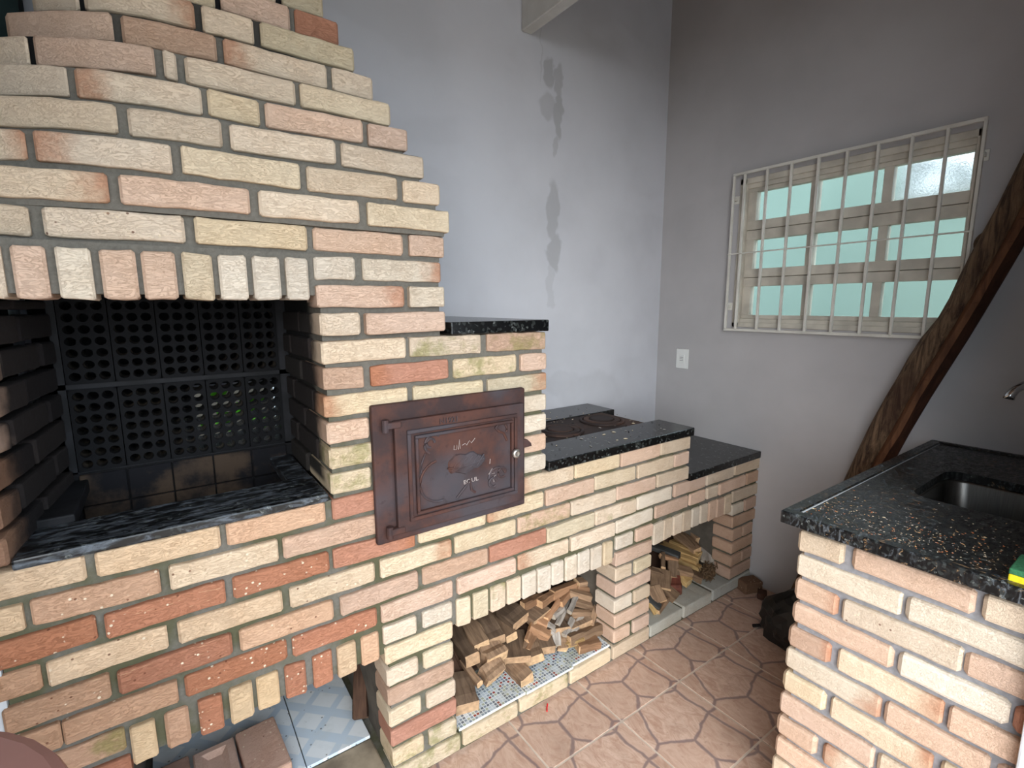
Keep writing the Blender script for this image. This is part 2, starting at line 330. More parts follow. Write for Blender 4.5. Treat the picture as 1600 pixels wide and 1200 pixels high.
W2=[
((-1.423,0.152,0.105),(-1.450,0.046,0.093),.075,.035,'d'),
((-1.366,0.269,0.190),(-1.379,0.133,0.178),.055,.035,'d'),
((-1.388,0.172,0.139),(-1.386,0.077,0.127),.022,.02,'w'),
((-1.317,0.258,0.204),(-1.330,0.147,0.192),.06,.05,'w'),
((-1.257,0.256,0.205),(-1.272,0.149,0.193),.075,.03,'d'),
((-1.304,0.158,0.164),(-1.301,0.103,0.152),.085,.06,'w'),
((-1.328,0.099,0.144),(-1.322,0.071,0.129),.08,.04,'w'),
((-1.226,0.124,0.099),(-1.219,0.032,0.087),.055,.045,'w'),
((-1.166,0.231,0.227),(-1.152,0.160,0.215),.085,.03,'d'),
((-1.205,0.271,0.200),(-1.208,0.142,0.188),.045,.025,'w'),
((-1.176,0.187,0.149),(-1.223,0.085,0.137),.10,.02,'d'),
((-1.097,0.153,0.189),(-1.160,0.117,0.164),.018,.018,'o'),
((-1.104,0.129,0.162),(-1.170,0.097,0.143),.018,.018,'o'),
((-1.156,0.122,0.155),(-1.203,0.084,0.128),.02,.015,'w'),
((-1.086,0.159,0.193),(-1.058,0.130,0.176),.03,.03,'o'),
((-1.111,0.135,0.181),(-1.072,0.099,0.157),.035,.03,'o'),
((-0.969,0.170,0.214),(-1.051,0.139,0.195),.02,.018,'o'),
((-1.082,0.240,0.215),(-1.062,0.147,0.203),.10,.025,'d'),
((-0.981,0.196,0.240),(-1.051,0.182,0.238),.03,.025,'o'),
((-1.033,0.209,0.243),(-1.118,0.199,0.245),.03,.025,'o'),
((-0.872,0.199,0.235),(-0.975,0.196,0.244),.035,.03,'o'),
((-0.893,0.184,0.225),(-0.959,0.161,0.214),.022,.02,'o'),
((-0.885,0.198,0.181),(-1.016,0.114,0.169),.02,.015,'g'),
((-0.878,0.164,0.209),(-0.939,0.131,0.188),.022,.015,'g'),
((-0.949,0.112,0.157),(-1.006,0.085,0.142),.02,.015,'g'),
((-0.883,0.120,0.152),(-0.964,0.085,0.129),.025,.018,'g'),
((-0.969,0.152,0.193),(-1.015,0.140,0.193),.02,.015,'g'),
((-0.876,0.152,0.194),(-0.827,0.122,0.175),.025,.02,'w'),
((-0.905,0.131,0.170),(-0.851,0.109,0.161),.025,.02,'w'),
((-0.795,0.127,0.161),(-0.873,0.082,0.128),.025,.02,'w'),
((-0.737,0.187,0.226),(-0.845,0.194,0.244),.04,.03,'w'),
((-0.830,0.188,0.221),(-0.763,0.154,0.198),.035,.03,'o'),
((-0.879,0.177,0.223),(-0.817,0.139,0.197),.03,.025,'w'),
((-0.852,0.068,0.113),(-0.998,0.070,0.127),.03,.03,'w'),
((-0.945,0.055,0.094),(-0.875,0.038,0.089),.05,.03,'o'),
((-1.021,0.084,0.120),(-1.032,0.061,0.109),.04,.02,'w'),
((-0.999,0.069,0.114),(-0.933,0.056,0.113),.02,.018,'y'),
((-1.091,0.117,0.139),(-1.103,0.075,0.127),.075,.03,'d'),
((-1.147,0.109,0.135),(-1.164,0.065,0.123),.07,.03,'w'),
((-1.051,0.132,0.177),(-1.033,0.105,0.161),.03,.02,'g'),
((-1.025,0.114,0.153),(-1.051,0.073,0.124),.03,.015,'g'),
((-0.888,0.217,0.148),(-0.911,0.086,0.136),.10,.03,'d'),
((-0.993,0.241,0.165),(-1.019,0.100,0.153),.10,.03,'d'),
]
W3=[
((-0.156,0.299,0.162),(-0.098,0.126,0.150),.05,.03,'y'),
((-0.098,0.270,0.169),(-0.074,0.139,0.157),.05,.03,'y'),
((-0.163,0.248,0.154),(-0.120,0.118,0.142),.04,.03,'y'),
((-0.056,0.271,0.186),(-0.085,0.145,0.174),.05,.03,'w'),
((-0.156,0.185,0.131),(-0.130,0.098,0.119),.045,.03,'y'),
((-0.019,0.257,0.189),(-0.066,0.162,0.177),.04,.03,'w'),
((-0.249,0.278,0.195),(-0.209,0.159,0.183),.05,.02,'k'),
((-0.287,0.190,0.193),(-0.232,0.154,0.173),.02,.02,'o'),
((-0.294,0.189,0.196),(-0.345,0.147,0.171),.02,.02,'w'),
((-0.262,0.156,0.166),(-0.322,0.104,0.131),.05,.02,'d'),
((-0.398,0.160,0.168),(-0.352,0.124,0.147),.03,.02,'w'),
((-0.370,0.140,0.160),(-0.431,0.094,0.130),.09,.015,'w'),
((-0.311,0.130,0.138),(-0.385,0.088,0.113),.02,.015,'w'),
((-0.251,0.129,0.141),(-0.202,0.097,0.124),.05,.03,'w'),
((-0.250,0.124,0.112),(-0.244,0.074,0.100),.05,.03,'y'),
((-0.184,0.101,0.108),(-0.162,0.063,0.096),.05,.03,'w'),
((-0.322,0.099,0.111),(-0.350,0.073,0.101),.06,.05,'r'),
((-0.385,0.087,0.102),(-0.374,0.050,0.081),.05,.03,'w'),
((-0.461,0.102,0.122),(-0.475,0.057,0.093),.07,.02,'w'),
((-0.513,0.083,0.098),(-0.517,0.038,0.070),.03,.02,'y'),
((-0.508,0.079,0.098),(-0.493,0.046,0.081),.04,.02,'k'),
((-0.431,0.060,0.086),(-0.517,0.035,0.076),.02,.015,'w'),
((0.033,0.169,0.172),(-0.058,0.106,0.127),.06,.015,'g'),
((0.013,0.237,0.208),(-0.012,0.183,0.196),.05,.03,'w'),
]
P = 0.065          # one course
WX = 0.16          # window wall
WY = 0.632         # back wall

# ---------------------------------------------------------------- room
def floor_mat():
    """glazed tile printed with a crazy-paving pattern; the same print on every tile"""
    t = NT('floor_tile_print', .38, 0, .45); p = t.tc.outputs['Object']; info = t.n.new('ShaderNodeObjectInfo')
    q = t.vmath('ADD', p, t.scale(t.vmath('SUBTRACT', t.n.new('ShaderNodeTexNoise').outputs['Color'], (.5, .5, .5)), (.0, .0, 0)))
    d = t.n.new('ShaderNodeTexNoise'); d.inputs['Scale'].default_value = 9; d.inputs['Detail'].default_value = 3; t.L(p, d.inputs['Vector'])
    q = t.vmath('ADD', t.vmath('ADD', p, (3.07, 1.31, 0)), t.scale(t.vmath('SUBTRACT', d.outputs['Color'], (.5, .5, .5)), (.045, .045, 0)))
    q = t.scale(q, (1, 1, 0))
    e = t.vor(q, 6.0, 'DISTANCE_TO_EDGE', 'Distance', .8, '2D'); cell = t.sep(t.vor(q, 6.0, 'F1', 'Color', .8, '2D'))[0]
    wob = t.noise(p, 40, 3); ln = t.ramp(t.math('ADD', e, t.math('MULTIPLY', t.math('SUBTRACT', wob, .5), .02)), .014, .050, 1, 0)
    st = t.noise(t.scale(q, (1, .45, 1)), 24, 6, .7, 1.6); n2 = t.noise(p, 60, 4)
    c = t.mix(t.ramp(st, .3, .7), lin((178, 142, 122)), lin((216, 188, 170)))
    c = t.mix(t.ramp(cell, .2, .9, 0, .35), c, lin((190, 158, 138))); c = t.mix(t.ramp(n2, .62, .74, 0, .45), c, lin((150, 116, 98)))
    c = t.mix(t.math('MULTIPLY', ln, .8), c, lin((124, 106, 106)))
    dirt = t.noise(t.pos(), 7, 4); c = t.mix(t.ramp(dirt, .5, .8, 0, .3), c, lin((120, 98, 82)))
    t.color(c); t.bump(t.math('ADD', t.math('MULTIPLY', ln, -1.0), t.math('MULTIPLY', n2, .2)), .12, .002); return t.m
M_TILE = floor_mat()
M_GROUT = plain('floor_grout', (206, 190, 174), .9)
floor = empty('floor', kind='structure')
box('grout_bed', -3.95, .30, -2.30, .75, -.06, -.0012, M_GROUT, floor)
tile_me = None
for ix in range(-10, 3):
    for iy in range(-6, 1):
        cx = -.697 + .309 * ix + .1545; cy = -.211 + .309 * iy + .1545
        if cx > WX: continue
        if tile_me is None:
            o = box('floor_tile', cx - .1516, cx + .1516, cy - .1516, cy + .1516, -.012, 0, M_TILE, floor, bev=.0012, seg=1); tile_me = o.data
        else:
            link('floor_tile', tile_me, None, floor, (cx, cy, -.006))
box('ground_outside', -12, 8, -14, 10, -.30, -.08, plain('trodden_earth', (150, 140, 124), .95), kind='structure')

def hole_wall(name, axis, a0, a1, z0, z1, holes, t0, t1, mat):
    """wall slab along an axis with rectangular holes, one mesh of boxes"""
    bm = bmesh.new()
    cuts = sorted({a0, a1, *[h[0] for h in holes], *[h[1] for h in holes]})
    for u0, u1 in zip(cuts, cuts[1:]):
        zz = [(z0, z1)]
        for h in holes:
            if h[0] <= u0 and u1 <= h[1]:
                zz = [s for (b, c) in zz for s in ((b, min(c, h[2])), (max(b, h[3]), c)) if s[1] > s[0] + 1e-6]
        for b, c in zz:
            if axis == 'x': add_box(bm, u0, u1, t0, t1, b, c)
            else: add_box(bm, t0, t1, u0, u1, b, c)
    bmesh.ops.remove_doubles(bm, verts=bm.verts[:], dist=1e-5)
    return from_bm(name, bm, mat, kind='structure')
hole_wall('wall_back', 'x', -2.75, WX, -.05, 2.95, [(-2.08, -1.835, .90, 1.13)], WY, WY + .12, M_WALL_B)
hole_wall('wall_window', 'y', -1.30, WY + .12, -.05, 3.05, [(-.662, .188, 1.272, 1.960)], WX, WX + .14, M_WALL_SHADE)
box('wall_right', -.955, WX, -1.30, -1.125, -.05, 2.8, M_WALL_SHADE, kind='structure')
box('wall_left', -2.75, -2.447, .004, WY, -.05, 1.50, plain('pale_plaster', (196, 200, 204), .9), kind='structure')
box('dark_gap_panel', -2.75, -2.35, .52, .60, 1.50, 2.40, plain('dark_green_fill', (28, 44, 44), .8), kind='structure')  # dark panel filling the dark gap beyond the hood
box('light_block_wall', -3.10, -2.98, -1.40, .75, -.05, 2.6, plain('light_block_brown', (96, 88, 80), .9), kind='structure')  # unseen wall added to stop light coming in from the left
box('added_light_fascia', -3.10, WX, -1.42, -1.34, 2.05, 2.40, M_WHITE, kind='structure')  # unseen fascia added to keep sky light off the upper walls
# lean-to roof, falling to the left
bm = bmesh.new()
def zr(x): return 2.98 + .2 * (x - WX)
x0, x1, y0, y1 = -3.3, .32, -1.35, .80
v = [bm.verts.new((x, y, zr(x) + dz)) for dz in (0, .05) for x, y in ((x0, y0), (x1, y0), (x1, y1), (x0, y1))]
for f in ((0, 1, 2, 3), (4, 7, 6, 5), (0, 4, 5, 1), (1, 5, 6, 2), (2, 6, 7, 3), (3, 7, 4, 0)): bm.faces.new([v[i] for i in f])
from_bm('ceiling', bm, plain('brown_roof_boards', (120, 98, 84), .9), kind='structure')
def purlin(x, z0, z1, w):
    bm = bmesh.new(); add_box(bm, x - w, x, -1.30, WY - .002, z0, z1, .003, 1)
    return from_bm('ceiling_beam', bm, M_WHITE)
b1 = purlin(-.752, 2.506, 2.795, .052)
tag(b1, 'white painted roof beam end butting against the back wall above the stove', 'beam')

# ---------------------------------------------------------------- masonry barbecue with oven and stove
BBQ = empty('masonry_barbecue', (-1.15, .3, 0), label='brick barbecue with tapering hood, iron oven door and wood stove along the back wall', cat='barbecue')
HY = {22: .012, 21: .006, 23: .018, 24: .004, 25: .006, 26: .022, 27: .047, 28: .076, 29: .108, 30: .130, 31: .160, 32: .19, 33: .22}
HA = {23: .4, 24: .6, 25: .9, 26: 1.1, 27: 1.35, 28: 1.6, 29: 2.0, 30: 2.4, 31: 2.8, 32: 3.0, 33: 3.2}
def hood_y(k, x): return HY.get(k, 0) + HA.get(k, 0) * max(0, -2.08 - x) ** 2

nb = 0
def brick(parent, O, U, N, u0, u1, z0, z1, depth, code, d0=0, curve=None, name='brick', b=.004):
    """one brick: a rounded box along U, its face towards -N; bent where the hood is round"""
    global nb; nb += 1
    O, U, N = Vector(O), Vector(U), Vector(N)
    if u0 > u1: u0, u1 = u1, u0
    rj = random.Random(nb * 13 + 5)
    d0 += rj.uniform(-.0025, .0025); b = b * rj.uniform(.8, 1.5); tilt = rj.uniform(-.0018, .0018)
    L = u1 - u0; ns = 1 if curve is None else max(2, int(L / .035))
    us = [u0, u0 + b] + [u0 + L * i / (ns + 1) for i in range(1, ns + 1)] + [u1 - b, u1]
    if curve is None and L > .06: m_ = max(2, int(L / .03)); us = [u0, u0 + b] + [u0 + b + (L - 2 * b) * i / m_ for i in range(1, m_)] + [u1 - b, u1]
    loops = []
    for i, u in enumerate(us):
        s = b * .75 if i in (0, len(us) - 1) else 0
        w = 0 if s else rj.uniform(-.0014, .0014); w2 = 0 if s else rj.uniform(-.0014, .0014)
        za, zb, da, db = z0 + s + w, z1 - s + w2, s, depth - s
        c = b; k = .3
        ring = [(da, za + c), (da, zb - c), (da + c * k, zb - c * k), (da + c, zb), (db - c, zb), (db, zb - c), (db, za + c), (db - c, za), (da + c, za), (da + c * k, za + c * k)]
        f = curve(u) if curve else 0
        dz = tilt * ((u - u0) / L - .5) * 2
        loops.append([O + U * u + N * (d + d0 + f) + Vector((0, 0, z + dz)) for d, z in ring])
    bm = bmesh.new(); add_loft(bm, loops)
    m = BR['']
    for ch in code[1:]: m = BR[ch]
    o = from_bm(name, bm, m, parent)
    c = BC[code[0]]; f = rj.uniform(.95, 1.04); h = rj.uniform(-4, 4)
    if N.y > .9 and u1 < -1.72 and z1 < .912: c = (c[0] * .95, c[1] * .90, c[2] * .84)      # darker, browner bricks low on the left
    l = lin((min(255, c[0] * f), min(255, c[1] * f + h * .4), min(255, c[2] * f + h)))
    o.color = (*l, 1)
    return o
FR = ((0, 0, 0), (1, 0, 0), (0, 1, 0))
def zk(k): return k * P + .0125, (k + 1) * P

HALF = {20, 18, 16, 14}
for k, row in ROWS.items():
    za, zb = zk(k)
    for i, (a, b, code) in enumerate(row):
        depth = .10
        if k <= 6 and k >= 1: depth = .105
        if a < -1.83 and a > -1.86 and k >= 14 and k <= 20:
            depth = .21 if k in HALF else .10
        cv = (lambda u, kk=k: hood_y(kk, u)) if k >= 21 and not (k < 23) else None
        d0 = HY.get(k, 0) if k in (21, 22) else 0
        if k >= 23: depth = .11
        if code == 'g': depth = .3
        brick(BBQ, *FR, a, b, za, zb, depth, code, d0, cv)
# two courses of the hood above the frame
for k in (33, 34, 35):
    za, zb = zk(k); x = -2.28 + .02 * (k - 33) + (.11 if k % 2 else 0); xe = -1.78 - .035 * (k - 33)
    while x < xe - .06:
        x2 = min(x + .2, xe); brick(BBQ, *FR, x, x2, za, zb, .11, random.choice('cycp'), HY[33] + .03 * (k - 33), lambda u: 3 * max(0, -2.05 - u) ** 2); x = x2 + .013
for nm, row in SOLD.items():
    for a, b, code in row:
        if nm == 'lintel': z0, z1, d0, dp = 1.3955, 1.488, .008, .12
        else: z0, z1, d0, dp = .428 + random.uniform(-.003, .003), .514, 0, .12
        brick(BBQ, *FR, a, b, z0, z1, dp, code, d0)
# firebox reveals: sooty towards the back
for k in range(14, 21):
    za, zb = zk(k); u = (.21 if k in HALF else .10) + .012
    while u < .40:
        u2 = min(u + .205, .42)
        brick(BBQ, (-1.848, 0, 0), (0, 1, 0), (1, 0, 0), u, u2, za, zb, .09, random.choice('cbp') + 'k'); u = u2 + .012
    if False: pass
    u = 0; first = True
    sl = (.047 / .42)
    Ul = Vector((sl, 1, 0)).normalized()
    while u < .40:
        u2 = min(u + (.10 if (first and k % 2) else .205), .425); first = False
        brick(BBQ, (-2.411, 0, 0), Ul, (-1, 0, 0), u, u2, za, zb, .033, random.choice('bbd') + 'k'); u = u2 + .012
u = 0
while u < .40:
    u2 = min(u + .205, .425); brick(BBQ, (-2.411, 0, 0), Ul, (-1, 0, 0), u, u2, 21 * P + .0125, 1.3955, .033, 'bk'); u = u2 + .012
# courses on the free right-hand sides, seen only from further right
bm_s = []
for (xs, ks, ya) in ((-1.171, range(13, 20), .115), (-.400, range(10, 13), .115), (-1.517, range(20, 24), .125)):
    for k in ks:
        za, zb = zk(k); u = ya + (0 if k % 2 else -.0)
        while u < .60:
            u2 = min(u + (.10 if (k % 2 and u == ya) else .205), .628)
            brick(BBQ, (xs, 0, 0), (0, 1, 0), (-1, 0, 0), u, u2, za, zb, .03, random.choice('cypb')); u = u2 + .012

# mortar body behind the bricks
bm = bmesh.new(); L0 = -2.445
g = .010
def mb(x0, x1, y0, y1, z0, z1): add_box(bm, x0, x1, y0, y1, z0, z1)
mb(L0, WX, g, .63, 0, .062)
mb(L0, -2.292, g, .11, .062, .437); mb(-1.718, -1.527, g, .11, .062, .437); mb(-.814, -.630, g, .11, .062, .437); mb(-.020, WX - .002, g, .11, .062, .437)
mb(L0, WX - .002, g, .115, .437, .645)
mb(L0, -.410, g, .115, .645, .842); mb(L0, -1.180, g, .115, .842, .908); mb(-1.838, -1.182, g, .115, .908, 1.298)
mb(L0, WX - .002, .11, .63, .46, .647); mb(-1.836, -.410, .11, .63, .64, .842); mb(-1.836, -1.182, .11, .63, .84, 1.298)
mb(L0, -2.437, .02, .44, .64, 1.50)
mb(-2.37, -1.84, .42, .60, .64, .962)                       # wall below the pierced blocks
mb(-1.838, -1.528, .022, .63, 1.29, 1.50)                     # pier beside the lintel
mb(L0, -1.83, .020, .13, 1.406, 1.50)
mb(L0, -2.43, .13, .60, 1.40, 1.50); mb(L0, -1.83, .42, .60, 1.405, 1.50)
for k in range(23, 37):
    xr = {23: -1.521, 24: -1.512, 25: -1.534, 26: -1.570, 27: -1.602, 28: -1.633, 29: -1.664, 30: -1.700, 31: -1.726, 32: -1.753}.get(k, -1.79 - .035 * (k - 33))
    xl = -2.45 if k < 28 else {28: -2.40, 29: -2.332, 30: -2.287, 31: -2.27, 32: -2.26}.get(k, -2.25 + .02 * (k - 33))
    xs = [xl + (xr - xl) * i / 16 for i in range(17)]
    kk = min(k, 33); off = .03 * (k - 33) if k > 33 else 0
    prof = [(x, hood_y(kk, x) + g + off) for x in xs] + [(xr, .60), (xl, .60)]
    z0, z1 = k * P + .0015, (k + 1) * P + .0015
    add_loft(bm, [[(x, y, z0) for x, y in prof], [(x, y, z1) for x, y in prof]])
core = from_bm('mortar_core', bm, M_MORTAR, BBQ)
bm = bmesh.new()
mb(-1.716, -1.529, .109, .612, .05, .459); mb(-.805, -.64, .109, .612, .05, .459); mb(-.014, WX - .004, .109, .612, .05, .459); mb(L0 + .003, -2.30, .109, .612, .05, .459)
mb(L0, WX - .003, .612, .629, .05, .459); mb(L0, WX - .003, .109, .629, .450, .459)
from_bm('shaded_bay_lining', bm, plain('shade_dark_cement', (92, 86, 78), .95, var=.25, nscale=12, bump=.5), BBQ)  # bay interiors in darker cement, their shade put into the colour

# granite: ledge and side ledges of the firebox, oven slab, stove slabs
box('granite_ledge', -2.409, -1.853, -.004, .155, .911, .932, M_GRAN_W, BBQ, bev=.004)
M_SOOT_SHADE = plain('soot_shade_black', (26, 26, 29), .7, var=.5, nscale=16)  # soot colour, shared by the backing sheet that paints shade
box('side_ledge', -2.44, -2.335, .15, .43, .915, .948, M_SOOT_SHADE, BBQ, bev=.004)
box('side_ledge', -1.915, -1.853, .15, .43, .905, .928, M_GRAN_W, BBQ, bev=.004)
box('firebox_floor', -2.43, -1.84, .10, .45, .66, .70, M_SOOT_SHADE, BBQ)
def sooty_back():
    t = NT('sooty_firebrick', .9, 0, .15); p = t.pos(); n = t.noise(p, 9, 5, .6)
    t.color(t.mix(t.ramp(n, .40, .62), (0.010, .010, .012), lin((70, 58, 48)))); t.bump(t.noise(p, 60), .3); return t.m
M_SBACK = sooty_back()
for i in range(5):
    for j in range(3):
        x = -2.353 + .098 * i; z = .705 + .086 * j
        box('firebrick', x + .001, x + .0955, .412, .44, z, z + .082, M_SBACK, BBQ, bev=.002, seg=1)
# pierced bricks at the back of the firebox
def pierced_mesh(W, H, D, nx, nz, r):
    bm = bmesh.new(); n = 12; mx, mz = .004, .004
    cw, ch = (W - 2 * mx) / nx, (H - 2 * mz) / nz
    def sq(a, hw, hh):
        c, s = math.cos(a), math.sin(a); k = min(hw / abs(c) if abs(c) > 1e-9 else 9, hh / abs(s) if abs(s) > 1e-9 else 9); return c * k, s * k
    for i in range(nx):
        for j in range(nz):
            cx = -W / 2 + mx + cw * (i + .5); cz = -H / 2 + mz + ch * (j + .5)
            ang = [2 * math.pi * (q + .5) / n for q in range(n)]
            for y, flip in ((0, 0), (D, 1)):
                o = [bm.verts.new((cx + sq(a, cw / 2, ch / 2)[0], y, cz + sq(a, cw / 2, ch / 2)[1])) for a in ang]
                h = [bm.verts.new((cx + r * math.cos(a), y, cz + r * .92 * math.sin(a))) for a in ang]
                for q in range(n):
                    f = (o[q], o[(q + 1) % n], h[(q + 1) % n], h[q]); bm.faces.new(f[::-1] if flip else f)
                if not flip: h0 = h
            for q in range(n): bm.faces.new((h0[q], h0[(q + 1) % n], h[(q + 1) % n], h[q]))
            # corners of the cell, cut by the ring's straight edges
            for sx in (-1, 1):
                for sz in (-1, 1):
                    pass
    add_box(bm, -W / 2, -W / 2 + mx, 0, D, -H / 2, H / 2); add_box(bm, W / 2 - mx, W / 2, 0, D, -H / 2, H / 2)
    add_box(bm, -W / 2, W / 2, 0, D, -H / 2, -H / 2 + mz); add_box(bm, -W / 2, W / 2, 0, D, H / 2 - mz, H / 2)
    me = bpy.data.meshes.new('pierced_brick'); bm.to_mesh(me); bm.free(); return me
def pierced_mat():
    t = NT('sooty_pierced_brick', .85, 0, .2); p = t.pos(); n = t.noise(p, 14, 5, .6); x, y, z = t.sep(p)
    f = t.math('MULTIPLY', t.ramp(n, .42, .7), t.ramp(y, .424, .46))
    c = t.mix(f, (0.007, .007, .008), lin((110, 98, 84)))
    t.color(c); t.bump(t.noise(p, 90), .25); return t.m
pm = pierced_mesh(.0955, .212, .075, 3, 7, .0118); pm.materials.append(pierced_mat())
for j, z in enumerate((1.072, 1.297)):
    for i in range(5):
        link('pierced_brick', pm, None, BBQ, (-2.353 + .0977 * i + .049, .420, z))
bm = bmesh.new(); add_box(bm, -2.37, -2.354, .425, .49, .96, 1.41); add_box(bm, -1.866, -1.835, .425, .49, .96, 1.41); add_box(bm, -2.37, -1.835, .425, .49, 1.178, 1.191); add_box(bm, -2.37, -1.835, .425, .49, .955, .966)
from_bm('mortar_joint', bm, M_SOOT_SHADE, BBQ)

bm = bmesh.new(); add_box(bm, -2.43, -1.84, .604, .628, 1.14, 1.41); add_box(bm, -2.43, -2.085, .604, .628, .90, 1.14)
from_bm('dark_hole_backing', bm, M_SOOT_SHADE, BBQ)  # black sheet added behind the holes, paints their dark depth
box('granite_slab', -1.506, -1.165, -.004, .628, 1.302, 1.337, M_GRAN, BBQ, bev=.003)
# stove top: granite frame around a cast-iron plate
bm = bmesh.new()
add_box(bm, -1.162, -.385, -.006, .178, .846, .880, .003, 1)
add_box(bm, -1.162, -.385, .440, .628, .846, .880, .003, 1)
from_bm('granite_frame', bm, M_GRAN, BBQ)
def iron_mat(name, a, b, c3):
    t = NT(name, .7, .25, .35); v, i = t.rnd(); n = t.noise(v, 12, 5, .65); n2 = t.noise(v, 55, 4); n3 = t.noise(v, 4, 3)
    c = t.mix(t.ramp(n, .35, .65), lin(a), lin(b)); c = t.mix(t.ramp(n3, .42, .6, 0, .8), c, lin(c3)); c = t.mix(t.ramp(n2, .6, .75, 0, .3), c, lin((40, 28, 26)))
    t.color(c).bump(t.math('ADD', n2, n), .25, .002); return t.m
M_IRON = iron_mat('rusty_cast_iron', (62, 48, 48), (88, 58, 50), (74, 72, 78))
M_IRON_D = iron_mat('rusty_stove_iron', (62, 48, 44), (84, 62, 52), (44, 38, 38))
plate = box('stove_plate', -1.162, -.470, .176, .442, .858, .876, M_IRON_D, BBQ, bev=.002)
for (x, y) in ((-.60, .315), (-.865, .285)):
    for r0, r1, dz in ((.098, .084, .004), (.080, .056, .007), (.052, 0, .010)):
        bm = bmesh.new(); n = 28
        if r1: prof = [(r1, 0), (r1, .006), (r1 + .004, .008), (r0 - .004, .008), (r0, .005), (r0, 0)]
        else: prof = [(.0005, 0), (.0005, .008), (r0 - .004, .008), (r0, .005), (r0, 0)]
        loops = [[(x + r * math.cos(2 * math.pi * q / n), y + r * math.sin(2 * math.pi * q / n), .8745 + dz * .7 + h) for q in range(n)] for r, h in prof]
        add_loft(bm, loops + [loops[0]], False, False)
        bmesh.ops.remove_doubles(bm, verts=bm.verts[:], dist=1e-6)
        from_bm('burner_ring', bm, M_IRON_D, plate)
box('granite_slab', -.398, WX - .002, -.006, .628, .650, .682, M_GRAN, BBQ, bev=.003)

# oven door
DO = box('oven_door', -1.742, -1.266, -.016, .004, .765, 1.136, M_IRON, BBQ, bev=.006)
DO['label'] = 'rusty cast-iron oven door with a pale knob'
bm = bmesh.new()
X0, X1, Z0, Z1 = -1.690, -1.282, .788, 1.093
add_box(bm, X0, X1, -.032, -.014, Z0, Z1, .004, 2)
lf = from_bm('door_leaf', bm, M_IRON, DO)
bm = bmesh.new()
def rim(x0, x1, z0, z1, w, y0, y1):
    for a in ((x0, x1, z0, z0 + w), (x0, x1, z1 - w, z1), (x0, x0 + w, z0 + w, z1 - w), (x1 - w, x1, z0 + w, z1 - w)):
        add_box(bm, a[0], a[1], y0, y1, a[2], a[3], .0015, 1)
rim(X0 + .032, X1 - .028, Z0 + .030, Z1 - .028, .010, -.038, -.030)
rim(X0 + .052, X1 - .044, Z0 + .046, Z1 - .044, .008, -.042, -.030)
from_bm('raised_moulding', bm, M_IRON, DO)
def relief(pts, r, y=-.033):
    add_tube(bm, [(x, y, z) for x, z in pts], r, 6)
cx, cz = -1.487, .947
bm = bmesh.new()
n = 24   # leafy oval in the middle
loops = []
for rr, hh in ((1.0, 0), (.9, .005), (.55, .008), (.02, .0095)):
    loops.append([(cx + .062 * rr * math.cos(2 * math.pi * q / n) * (1 + .10 * math.cos(6 * math.pi * q / n)), -.031 - hh, cz + .030 * rr * math.sin(2 * math.pi * q / n) * (1 + .16 * math.sin(14 * math.pi * q / n))) for q in range(n)])
add_loft(bm, loops, False, True)
for q in range(5): relief([(cx - .046 + .020 * q, cz - .014), (cx - .034 + .020 * q, cz + .002), (cx - .014 + .018 * q, cz + .016)], .0024, -.038)
relief([(cx - .058, cz - .004), (cx - .02, cz - .010), (cx + .02, cz - .006), (cx + .058, cz + .004)], .0028, -.038)
from_bm('oval_relief', bm, M_IRON, DO, smooth=False)
A0, A1, B0, B1 = X0 + .062, X1 - .054, Z0 + .056, Z1 - .054
arc = lambda ox, oz, r, a0, a1, m=12: [(ox + r * math.cos(a0 + (a1 - a0) * i / m), oz + r * math.sin(a0 + (a1 - a0) * i / m)) for i in range(m + 1)]
bm = bmesh.new()
relief(arc(A0 + .060, B0 + .068, .058, math.pi * .55, math.pi * 1.55), .0036)
from_bm('scroll_relief', bm, M_IRON, DO)
bm = bmesh.new()
relief(arc(A0 + .045, B1 - .022, .026, math.pi * .3, math.pi * 1.35), .0042); relief(arc(A0 + .036, B1 - .018, .012, 0, math.pi * 1.5), .004)
from_bm('scroll_relief', bm, M_IRON, DO)
bm = bmesh.new()
relief([(A0 + .02, B1 - .044), (A0 + .008, B1 - .07), (A0 + .006, B0 + .10)], .003)
from_bm('scroll_relief', bm, M_IRON, DO)
bm = bmesh.new()
relief(arc(A1 - .030, B1 - .016, .020, -.4, math.pi * .9), .004); relief([(A1 - .052, B1 - .004), (A1 - .036, B1 - .020), (A1 - .022, B1 - .026), (A1 - .010, B1 - .05)], .004)
from_bm('scroll_relief', bm, M_IRON, DO)
bm = bmesh.new()
relief(arc(A1 - .045, B0 + .038, .03, math.pi * .1, math.pi * 1.4), .004); relief(arc(A1 - .060, B0 + .026, .014, 0, math.pi * 1.7), .004); relief(arc(A1 - .028, B0 + .050, .014, 0, math.pi * 1.7), .0036)
from_bm('scroll_relief', bm, M_IRON, DO)
bm = bmesh.new()
relief([(cx - .03, B0 + .006), (cx - .005, B0 + .03), (cx + .014, B0 + .050), (cx + .018, B0 + .02), (cx + .03, B0 + .01)], .004)
from_bm('scroll_relief', bm, M_IRON, DO)

